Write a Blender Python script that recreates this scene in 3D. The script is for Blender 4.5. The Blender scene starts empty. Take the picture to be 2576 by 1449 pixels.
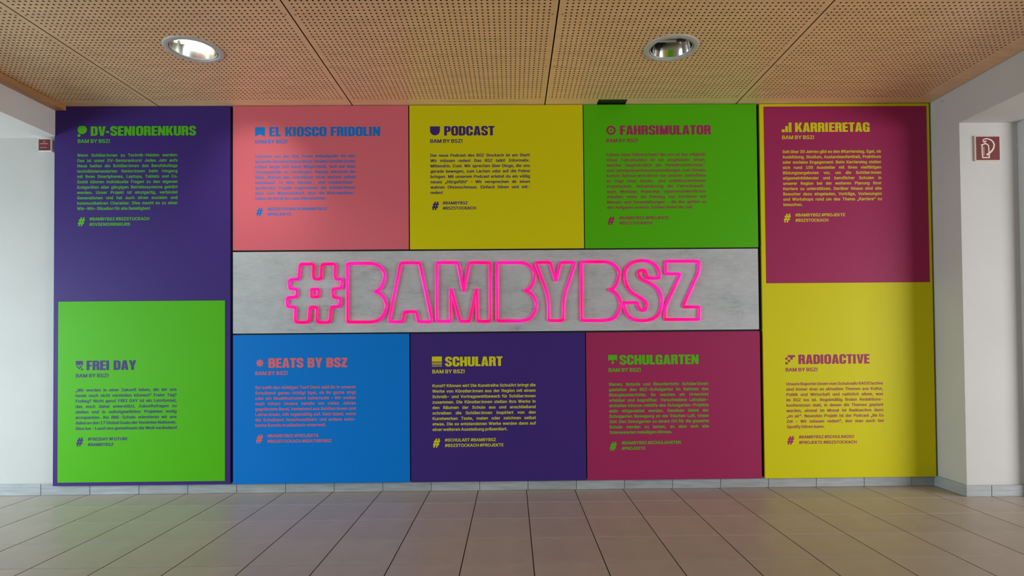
import bpy, bmesh, math, random
from mathutils import Vector, Matrix
random.seed(7)
sc = bpy.context.scene
COL = sc.collection

# ------------------------------------------------------------------ camera
cam_d = bpy.data.cameras.new('camera')
cam = bpy.data.objects.new('camera', cam_d); COL.objects.link(cam)
cam_d.sensor_width = 36.0
cam_d.lens = 1463.97 * 36.0 / 2576.0
cam_d.shift_x = (1288.0 - 1303.6) / 2576.0
cam_d.shift_y = (826.18 - 724.5) / 2576.0
cam_d.clip_start = 0.05
r_ = Vector((0.99991119, -0.01036964, -0.0083713))
u_ = Vector((0.00819181, -0.01723296, 0.99981794))
f_ = Vector((0.01051201, 0.99979773, 0.01714649))
cam.matrix_world = Matrix(((r_.x, u_.x, -f_.x, 2.73963), (r_.y, u_.y, -f_.y, -3.60683),
                           (r_.z, u_.z, -f_.z, 0.94217), (0, 0, 0, 1)))
sc.camera = cam

# ------------------------------------------------------------------ world, lights, exposure
sc.view_settings.view_transform = 'Standard'
sc.view_settings.look = 'None'
sc.view_settings.gamma = 1.0
sc.view_settings.use_curve_mapping = False
sc.view_settings.exposure = 0.08
W = bpy.data.worlds.new('world'); sc.world = W
W.use_nodes = True
W.node_tree.nodes['Background'].inputs[0].default_value = (0.80, 0.90, 1.0, 1)
W.node_tree.nodes['Background'].inputs[1].default_value = 0.3

def area(name, loc, target, sx, sy, power, color, spread=180):
    d = bpy.data.lights.new(name, 'AREA'); d.shape = 'RECTANGLE'; d.size = sx; d.size_y = sy
    d.energy = power; d.color = color; d.spread = math.radians(spread)
    o = bpy.data.objects.new(name, d); COL.objects.link(o); o.location = loc
    o.rotation_euler = (Vector(target) - Vector(loc)).to_track_quat('-Z', 'Y').to_euler()
    return o
area('daylight_left', (-3.0, -1.8, 0.95), (0.5, -0.1, 0.10), 3.0, 1.5, 80, (0.74, 0.92, 1.0), 100)
area('daylight_right', (8.8, -3.4, 1.0), (5.3, -0.3, 0.4), 3.0, 1.6, 88, (0.97, 0.98, 1.0), 115)
area('rear_fill', (2.6, -7.8, 0.95), (2.6, -1.2, 2.2), 7.0, 1.2, 12, (1.0, 0.95, 0.88))  # added fill behind the camera, aimed up to brighten the ceiling

# ------------------------------------------------------------------ helpers
def lin(r, g, b):
    def f(c):
        c /= 255.0
        return c / 12.92 if c <= 0.04045 else ((c + 0.055) / 1.055) ** 2.4
    return (f(r), f(g), f(b), 1.0)

def mat(name, color, rough=0.5, metal=0.0, spec=0.5, noise=None, bump=None, emit=None, coat=0.0):
    """noise=(scale, amount, stretch xyz); bump=(scale, strength, distance)"""
    m = bpy.data.materials.new(name); m.use_nodes = True
    nt = m.node_tree; b = nt.nodes['Principled BSDF']
    b.inputs['Base Color'].default_value = color
    b.inputs['Roughness'].default_value = rough
    b.inputs['Metallic'].default_value = metal
    b.inputs['Specular IOR Level'].default_value = spec
    b.inputs['Coat Weight'].default_value = coat
    tc = nt.nodes.new('ShaderNodeTexCoord')
    if noise:
        mp = nt.nodes.new('ShaderNodeMapping'); mp.inputs['Scale'].default_value = noise[2]
        nt.links.new(tc.outputs['Object'], mp.inputs['Vector'])
        n = nt.nodes.new('ShaderNodeTexNoise'); n.inputs['Scale'].default_value = noise[0]
        n.inputs['Detail'].default_value = 6
        nt.links.new(mp.outputs[0], n.inputs['Vector'])
        mr = nt.nodes.new('ShaderNodeMapRange')
        mr.inputs['From Min'].default_value = 0.3; mr.inputs['From Max'].default_value = 0.7
        mr.inputs['To Min'].default_value = 1 - noise[1]; mr.inputs['To Max'].default_value = 1 + noise[1]
        nt.links.new(n.outputs['Fac'], mr.inputs['Value'])
        mx = nt.nodes.new('ShaderNodeVectorMath'); mx.operation = 'SCALE'
        mx.inputs[0].default_value = color[:3]
        nt.links.new(mr.outputs[0], mx.inputs['Scale'])
        nt.links.new(mx.outputs[0], b.inputs['Base Color'])
    if bump:
        n2 = nt.nodes.new('ShaderNodeTexNoise'); n2.inputs['Scale'].default_value = bump[0]
        n2.inputs['Detail'].default_value = 3
        nt.links.new(tc.outputs['Object'], n2.inputs['Vector'])
        bp = nt.nodes.new('ShaderNodeBump'); bp.inputs['Strength'].default_value = bump[1]
        bp.inputs['Distance'].default_value = bump[2]
        nt.links.new(n2.outputs['Fac'], bp.inputs['Height'])
        nt.links.new(bp.outputs[0], b.inputs['Normal'])
    if emit:
        b.inputs['Emission Color'].default_value = emit[0]
        b.inputs['Emission Strength'].default_value = emit[1]
    return m

def tint_random(m, amount):
    """small piece-to-piece difference in tone"""
    nt = m.node_tree; b = nt.nodes['Principled BSDF']
    src = b.inputs['Base Color'].links[0].from_socket
    oi = nt.nodes.new('ShaderNodeObjectInfo'); mr = nt.nodes.new('ShaderNodeMapRange')
    mr.inputs['To Min'].default_value = 1 - amount; mr.inputs['To Max'].default_value = 1 + amount
    nt.links.new(oi.outputs['Random'], mr.inputs['Value'])
    v = nt.nodes.new('ShaderNodeVectorMath'); v.operation = 'SCALE'
    nt.links.new(src, v.inputs[0]); nt.links.new(mr.outputs[0], v.inputs['Scale'])
    nt.links.new(v.outputs[0], b.inputs['Base Color'])

def link(name, me, m=None, parent=None, loc=(0, 0, 0)):
    if m is not None and not me.materials: me.materials.append(m)
    o = bpy.data.objects.new(name, me); COL.objects.link(o); o.location = loc
    if parent is not None: o.parent = parent
    return o

def mesh_of(bm, name, smooth=False):
    me = bpy.data.meshes.new(name); bm.normal_update(); bm.to_mesh(me); bm.free()
    if smooth:
        for p in me.polygons: p.use_smooth = True
    return me

def box_bm(x0, x1, y0, y1, z0, z1, bev=0.0, bm=None):
    bm = bm or bmesh.new()
    vs = [bm.verts.new((x, y, z)) for x in (x0, x1) for y in (y0, y1) for z in (z0, z1)]
    F = [(0, 1, 3, 2), (4, 6, 7, 5), (0, 4, 5, 1), (2, 3, 7, 6), (0, 2, 6, 4), (1, 5, 7, 3)]
    fs = [bm.faces.new([vs[i] for i in f]) for f in F]
    if bev:
        es = list({e for f in fs for e in f.edges})
        bmesh.ops.bevel(bm, geom=es, offset=bev, segments=1, affect='EDGES')
    bmesh.ops.recalc_face_normals(bm, faces=bm.faces)
    return bm

def box(name, x0, x1, y0, y1, z0, z1, m, parent=None, bev=0.0):
    return link(name, mesh_of(box_bm(x0, x1, y0, y1, z0, z1, bev), name), m, parent)

def struct(o):
    o['kind'] = 'structure'; return o

def tag(o, label, cat, group=None):
    o['label'] = label; o['category'] = cat
    if group: o['group'] = group
    return o

def empty(name, loc):
    o = bpy.data.objects.new(name, None); COL.objects.link(o); o.location = loc
    o.empty_display_size = 0.1
    return o

def lathe_bm(profile, seg=48, cx=0, cy=0, cz=0):
    bm = bmesh.new(); rings = []
    for r, z in profile:
        rings.append([bm.verts.new((cx + r * math.cos(2 * math.pi * k / seg), cy + r * math.sin(2 * math.pi * k / seg), cz + z)) for k in range(seg)])
    for a, b in zip(rings[:-1], rings[1:]):
        for k in range(seg):
            bm.faces.new((a[k], a[(k + 1) % seg], b[(k + 1) % seg], b[k]))
    return bm

# ------------------------------------------------------------------ materials
M = {}
M['wall'] = mat('painted_plaster', (0.54, 0.526, 0.500, 1), 0.75, noise=(3, 0.03, (1, 1, 1)), bump=(180, 0.15, 0.002))
M['beam'] = mat('plaster_brightened', (0.82, 0.79, 0.76, 1), 0.75, noise=(3, 0.03, (1, 1, 1)), bump=(180, 0.15, 0.002))  # wall plaster made lighter, light on the left beam put into its colour
M['wood'] = mat('ceiling_board_wood', (0.86, 0.545, 0.285, 1), 0.36, spec=0.5, noise=(5, 0.10, (1.0, 5.0, 1.0)))
tint_random(M['wood'], 0.03)
M['hole'] = mat('dark_felt', (0.045, 0.022, 0.010, 1), 0.9)
M['hole_wall'] = mat('drilled_wood', (0.17, 0.085, 0.034, 1), 0.8)
M['batten'] = mat('batten_wood', (0.55, 0.27, 0.10, 1), 0.45, noise=(8, 0.18, (6, 0.6, 6)))
M['screw'] = mat('screw_head', (0.20, 0.115, 0.055, 1), 0.5)
M['tile'] = mat('floor_tile_glaze', (0.43, 0.365, 0.31, 1), 0.42, spec=0.5, noise=(7, 0.06, (1, 1, 1)), bump=(240, 0.06, 0.001))
tint_random(M['tile'], 0.035)
M['grout'] = mat('grout', (0.075, 0.050, 0.032, 1), 0.9)
M['base_tile'] = mat('baseboard_tile', (0.34, 0.36, 0.365, 1), 0.4, noise=(9, 0.16, (0.8, 1, 7)))
tint_random(M['base_tile'], 0.05)
M['black'] = mat('black_frame', (0.004, 0.004, 0.005, 1), 0.7)
PAINT = {
 'purple': (0.046, 0.021, 0.165, 1), 'green': (0.078, 0.43, 0.002, 1), 'pink': (0.66, 0.135, 0.17, 1),
 'blue': (0.0, 0.172, 0.58, 1), 'yellow': (0.62, 0.565, 0.002, 1), 'magenta': (0.33, 0.022, 0.095, 1)}
for k, c in PAINT.items():
    M[k] = mat(k + '_lacquer', c, 0.48, spec=0.14)
    M[k + '_print'] = mat(k + '_print', c, 0.5, spec=0.22)
M['white_plastic'] = mat('white_plastic', (0.78, 0.74, 0.72, 1), 0.4)
M['red_plastic'] = mat('red_plastic', (0.16, 0.008, 0.012, 1), 0.35)
M['sign_red'] = mat('sign_red', (0.15, 0.009, 0.014, 1), 0.4)
M['sign_white'] = mat('sign_cream', (0.78, 0.64, 0.52, 1), 0.5)
M['trim_white'] = mat('trim_ring_grey', (0.55, 0.53, 0.49, 1), 0.35)
M['dark'] = mat('dark_socket', (0.006, 0.006, 0.006, 1), 0.6)
M['chrome'] = mat('reflector_metal', (0.82, 0.83, 0.80, 1), 0.12, metal=1.0)
M['reflector_lit'] = mat('lit_reflector', (0.85, 0.84, 0.76, 1), 0.2, metal=1.0)
M['tube_on'] = mat('lit_tube', (1, 1, 1, 1), 0.4, emit=((1.0, 0.97, 0.88, 1), 5.0))
M['tube_off'] = mat('unlit_tube', (0.75, 0.75, 0.72, 1), 0.25)
M['shade_dark'] = mat('notch_shade_plate', (0.020, 0.022, 0.012, 1), 0.35)  # dark colour standing in for the shade inside the ceiling notch

def concrete():
    m = bpy.data.materials.new('concrete_look'); m.use_nodes = True
    nt = m.node_tree; b = nt.nodes['Principled BSDF']; b.inputs['Roughness'].default_value = 0.5
    tc = nt.nodes.new('ShaderNodeTexCoord')
    def ns(scale, det, st):
        mp = nt.nodes.new('ShaderNodeMapping'); mp.inputs['Scale'].default_value = st
        nt.links.new(tc.outputs['Object'], mp.inputs['Vector'])
        n = nt.nodes.new('ShaderNodeTexNoise'); n.inputs['Scale'].default_value = scale
        n.inputs['Detail'].default_value = det; n.inputs['Roughness'].default_value = 0.78
        nt.links.new(mp.outputs[0], n.inputs['Vector']); return n.outputs['Fac']
    a = ns(2.4, 12, (1.0, 1.0, 2.4)); s = ns(15, 12, (1.0, 1.0, 5.0))
    mx = nt.nodes.new('ShaderNodeMath'); mx.operation = 'MULTIPLY_ADD'
    nt.links.new(a, mx.inputs[0]); mx.inputs[1].default_value = 0.62
    m2 = nt.nodes.new('ShaderNodeMath'); m2.operation = 'MULTIPLY'; nt.links.new(s, m2.inputs[0]); m2.inputs[1].default_value = 0.38
    nt.links.new(m2.outputs[0], mx.inputs[2])
    cr = nt.nodes.new('ShaderNodeValToRGB'); e = cr.color_ramp.elements
    e[0].position = 0.34; e[0].color = (0.22, 0.24, 0.24, 1)
    e[1].position = 0.64; e[1].color = (0.54, 0.56, 0.57, 1)
    k = cr.color_ramp.elements.new(0.46); k.color = (0.41, 0.435, 0.44, 1)
    nt.links.new(mx.outputs[0], cr.inputs[0]); nt.links.new(cr.outputs[0], b.inputs['Base Color'])
    bp = nt.nodes.new('ShaderNodeBump'); bp.inputs['Strength'].default_value = 0.15; bp.inputs['Distance'].default_value = 0.001
    nt.links.new(s, bp.inputs['Height']); nt.links.new(bp.outputs[0], b.inputs['Normal'])
    return m
M['concrete'] = concrete()

def neon():
    m = bpy.data.materials.new('neon_tube'); m.use_nodes = True
    nt = m.node_tree; b = nt.nodes['Principled BSDF']
    b.inputs['Base Color'].default_value = (0.35, 0.002, 0.09, 1)
    b.inputs['Roughness'].default_value = 0.25; b.inputs['Specular IOR Level'].default_value = 0.25
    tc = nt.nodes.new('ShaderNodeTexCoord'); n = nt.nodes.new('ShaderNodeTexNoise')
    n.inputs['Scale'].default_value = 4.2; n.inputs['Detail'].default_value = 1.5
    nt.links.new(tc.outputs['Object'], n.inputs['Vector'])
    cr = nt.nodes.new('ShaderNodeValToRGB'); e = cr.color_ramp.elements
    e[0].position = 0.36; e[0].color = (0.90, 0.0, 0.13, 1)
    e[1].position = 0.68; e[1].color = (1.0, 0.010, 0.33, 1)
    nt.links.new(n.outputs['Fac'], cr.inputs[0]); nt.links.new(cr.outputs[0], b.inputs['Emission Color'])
    b.inputs['Emission Strength'].default_value = 1.25
    return m
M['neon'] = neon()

# ------------------------------------------------------------------ room shell
CEIL = 2.4031
floor = struct(box('floor', -3.4, 9.2, -8.2, 0.235, -0.20, -0.0035, M['grout']))
# tiles: 300 mm grid, 5 mm joints
TX0, TY0, TP = -0.17978, 0.0563, 0.30009
tile_mesh = {}
def tile_piece(w, d):
    key = (round(w, 4), round(d, 4))
    if key not in tile_mesh:
        me = mesh_of(box_bm(0, w, -d, 0, -0.008, 0.0, 0.0009), 'tile'); me.materials.append(M['tile']); tile_mesh[key] = me
    return tile_mesh[key]
G = 0.0052
for k in range(9):
    y1 = TY0 - k * TP - G / 2
    y0 = TY0 - (k + 1) * TP + G / 2
    if k == 0: y1 = 0.034
    for i in range(-5, 25):
        x0 = TX0 + i * TP + G / 2
        link('tile', tile_piece(TP - G, y1 - y0), None, floor, (x0, y1, 0))
# the rest of the floor, far outside the frame
rm = mat('floor_rest', (0.43, 0.365, 0.31, 1), 0.42)
o = box('floor_field', -3.4, TX0 - 5 * TP, -8.2, 0.035, -0.01, 0.0, rm, floor)
o = box('floor_field', TX0 + 25 * TP, 9.2, -8.2, 0.035, -0.01, 0.0, rm, floor)
o = box('floor_field', TX0 - 5 * TP, TX0 + 25 * TP, -8.2, TY0 - 9 * TP, -0.01, 0.0, rm, floor)

wall_back = struct(box('wall_back', -3.4, 9.2, 0.035, 0.235, -0.2, 2.9, M['wall']))
PX = 5.383                                                   # pillar face beside the yellow panel
wr = box_bm(PX, 5.90, -0.2270, 0.035, 0.0, 2.19)
box_bm(5.7280, 5.90, -0.285, -0.227, 0.0, 2.19, bm=wr)
struct(link('wall_right', mesh_of(wr, 'wall_right'), M['wall']))
struct(box('trim_1', PX, 9.2, -8.0, 0.035, 2.19, 2.9, M['wall']))       # right hand beam
box('scuff_mark', PX - 0.0006, PX + 0.001, -0.108, -0.083, 2.4005 - 0.030, 2.4005 - 0.0275, M['screw'], bpy.data.objects['trim_1'])
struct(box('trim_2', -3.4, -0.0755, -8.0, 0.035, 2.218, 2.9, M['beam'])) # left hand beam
# walls behind the camera, with window openings
rw = bmesh.new()
for a in ((-3.4, 9.2, 0.0, 0.35), (-3.4, 9.2, 2.25, 2.9)): box_bm(a[0], a[1], -8.2, -8.0, a[2], a[3], bm=rw)
for x in (-3.4, -0.9, 0.8, 2.5, 4.2, 5.9, 8.9): box_bm(x, x + 0.3, -8.2, -8.0, 0.35, 2.25, bm=rw)
struct(link('wall_front', mesh_of(rw, 'wall_front'), M['wall']))
lw = bmesh.new()
for a in ((-8.2, 0.035, 0.0, 0.15), (-8.2, 0.035, 2.12, 2.9)): box_bm(-3.4, -3.2, a[0], a[1], a[2], a[3], bm=lw)
for y in (-8.2, -5.2, -3.7, -0.35): box_bm(-3.4, -3.2, y, y + (0.3 if y > -8 else 2.0), 0.15, 2.12, bm=lw)
struct(link('wall_left', mesh_of(lw, 'wall_left'), M['wall']))
ew = bmesh.new()
for a in ((-8.2, 0.035, 0.0, 0.15), (-8.2, 0.035, 2.15, 2.9)): box_bm(9.0, 9.2, a[0], a[1], a[2], a[3], bm=ew)
for y, w in ((-8.2, 2.6), (-3.9, 0.15), (-1.9, 1.9)): box_bm(9.0, 9.2, y, y + w, 0.15, 2.15, bm=ew)
struct(link('wall_far_right', mesh_of(ew, 'wall_far_right'), M['wall']))

# baseboards made of single tiles
def baseboard(name, pieces):
    root = None
    for p in pieces:
        if root is None:
            root = struct(box(name, *p[0], M['grout']))
        else:
            box('tile', *p, M['base_tile'], root, 0.0008)
BH = 0.0700
pcs = [((-3.2, PX - 0.001, 0.0285, 0.035, 0.0, BH - 0.003),)]
for i in range(-4, 19):
    x0 = TX0 + 0.010 + i * TP
    pcs.append((x0 + 0.0015, min(x0 + TP - 0.0015, PX - 0.001), 0.0225, 0.0295, 0.001, BH))
baseboard('baseboard_back', pcs)
baseboard('baseboard_right', [((PX - 0.006, 5.728, -0.2335, -0.227, 0.0, 0.062),),
    (PX - 0.012, 5.5165, -0.2395, -0.2325, 0.001, 0.0655), (5.5195, 5.728, -0.2395, -0.2325, 0.001, 0.0655),
    (PX - 0.012, PX - 0.0005, -0.2320, 0.0215, 0.001, 0.0655)])
struct(bpy.data.objects['baseboard_right'])

# ------------------------------------------------------------------ ceiling
ceiling = struct(box('ceiling', -0.0755, PX, -8.0, 0.035, 2.70, 2.80, M['dark']))
PITCH, RH, TH = 0.025, 0.0053, 0.0125
def board_mesh(name, xl, xr, hx0, ncol, lamp=None, notch=None):
    """perforated board: plate z=0..TH, first hole column hx0, rows from y=-0.0928 away from the wall"""
    V, F, MI = [], [], []
    nrow = 92; yw, y0 = 0.033, -0.0928 + PITCH / 2
    y1 = y0 - nrow * PITCH; ye = y1 - 0.03
    cx0 = hx0 - PITCH / 2; cx1 = cx0 + ncol * PITCH
    def quad(a, b, c, d, m=0):
        n = len(V); V.extend((a, b, c, d)); F.append((n, n + 1, n + 2, n + 3)); MI.append(m)
    def rect(xa, xb, ya, yb):                                # facing down
        quad((xa, ya, 0), (xa, yb, 0), (xb, yb, 0), (xb, ya, 0))
    rect(xl, cx0, ye, y0); rect(cx1, xr, ye, y0); rect(cx0, cx1, ye, y1)
    if notch:
        a, b, d = notch
        rect(xl, a, y0, yw); rect(b, xr, y0, yw); rect(a, b, y0, d)
        quad((a, d, 0), (b, d, 0), (b, d, TH), (a, d, TH)); quad((a, d, 0), (a, d, TH), (a, yw, TH), (a, yw, 0))
        quad((b, d, 0), (b, yw, 0), (b, yw, TH), (b, d, TH))
    else:
        rect(xl, xr, y0, yw)
    for xa in (xl, xr):
        quad((xa, ye, 0), (xa, yw, 0), (xa, yw, TH), (xa, ye, TH), 1)
    quad((xl, ye, 0), (xr, ye, 0), (xr, ye, TH), (xl, ye, TH))
    h = PITCH / 2
    sq = [(h, 0), (h, h), (0, h), (-h, h), (-h, 0), (-h, -h), (0, -h), (h, -h)]
    oc = [(RH * math.cos(k * math.pi / 4), RH * math.sin(k * math.pi / 4)) for k in range(8)]
    for j in range(nrow):
        y = y0 - h - j * PITCH
        for i in range(ncol):
            x = cx0 + h + i * PITCH
            if lamp and math.hypot(x - lamp[0], y - lamp[1]) < 0.1195: continue
            n = len(V)
            V.extend((x + a, y + b, 0) for a, b in sq)
            V.extend((x + a, y + b, 0) for a, b in oc)
            V.extend((x + a, y + b, TH) for a, b in oc)
            for k in range(8):
                l = (k + 1) % 8
                F.append((n + l, n + k, n + 8 + k, n + 8 + l)); MI.append(0)
                F.append((n + 8 + l, n + 8 + k, n + 16 + k, n + 16 + l)); MI.append(1)
    me = bpy.data.meshes.new(name); me.from_pydata(V, [], F)
    me.materials.append(M['wood']); me.materials.append(M['hole_wall'])
    me.polygons.foreach_set('material_index', MI); me.update()
    return me

def felt(parent, xl, xr, lamp=None):
    bm = bmesh.new(); z0, z1 = TH + 0.001, TH + 0.006
    if lamp:
        a = 0.125
        box_bm(xl, lamp[0] - a, -2.42, 0.034, z0, z1, bm=bm); box_bm(lamp[0] + a, xr, -2.42, 0.034, z0, z1, bm=bm)
        box_bm(lamp[0] - a, lamp[0] + a, -2.42, lamp[1] - a, z0, z1, bm=bm); box_bm(lamp[0] - a, lamp[0] + a, lamp[1] + a, 0.034, z0, z1, bm=bm)
    else: box_bm(xl, xr, -2.42, 0.034, z0, z1, bm=bm)
    link('backing_felt', mesh_of(bm, 'backing_felt'), M['hole'], parent)

screw_me = mesh_of(lathe_bm([(0.0001, -0.0008), (0.0036, -0.0008), (0.0042, 0.0)], 12), 'screw'); screw_me.materials.append(M['screw'])
LAMP_Y = -0.6975
JX = 0.5561
specs = [(-0.0735 - (JX - 1.2), 1.1967, 0.6 + 0.0225 + 0.0, 23, None, None), (0.0033, 1.1967, 0.0375, 46, (0.6, LAMP_Y), None), (0.0033, 1.1967, 0.0375, 46, None, None),
         (0.0033, 1.1967, 0.0375, 46, (0.6, LAMP_Y), (3.281 - (JX + 2.4), 3.4625 - (JX + 2.4), -0.0675)), (0.0033, 5.379 - (JX + 3.6), 0.0375, 43, None, None)]
for i, (xl, xr, h0, nc, lamp, notch) in enumerate(specs):
    ox = JX + (i - 1) * 1.2
    if i == 0: nc = 22; h0 = 1.2 - 0.0375 - (nc - 1) * PITCH
    b = link('ceiling_board', board_mesh('ceiling_board', xl, xr, h0, nc, lamp, notch), None, ceiling, (ox, 0, CEIL))
    felt(b, xl, xr, lamp)
    for y in (-0.5055, -1.0087, -1.51, -2.01):
        for x in ([0.0225] if i else []) + ([1.1775] if i < 4 else []) + ([0.6] if i in (2, 3, 4) else []):
            if lamp and x == 0.6 and abs(y - LAMP_Y) < 0.15: continue
            link('screw', screw_me, None, b, (x, y, 0))
    # second row of boards towards the room, out of view: same board without the wall strip
box('ceiling_field', -0.0755, PX, -8.0, -2.425, CEIL, CEIL + 0.012, M['wood'], ceiling)
# wooden batten along the left beam
bt = box('trim_3', -0.0735, -0.0090, -3.6, 0.0, 2.3745, CEIL - 0.0005, M['batten'], None, 0.0008); struct(bt)
# dark plate standing in for the shade in the cut-out above the green panel
pl = box('notch_shade', 3.283, 3.4605, -0.0655, 0.030, CEIL + 0.0045, CEIL + 0.0090, M['shade_dark'], None, 0.0006)
tag(pl, 'dark narrow plate standing in for the shade in the ceiling notch above the green panel', 'plate')

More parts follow.
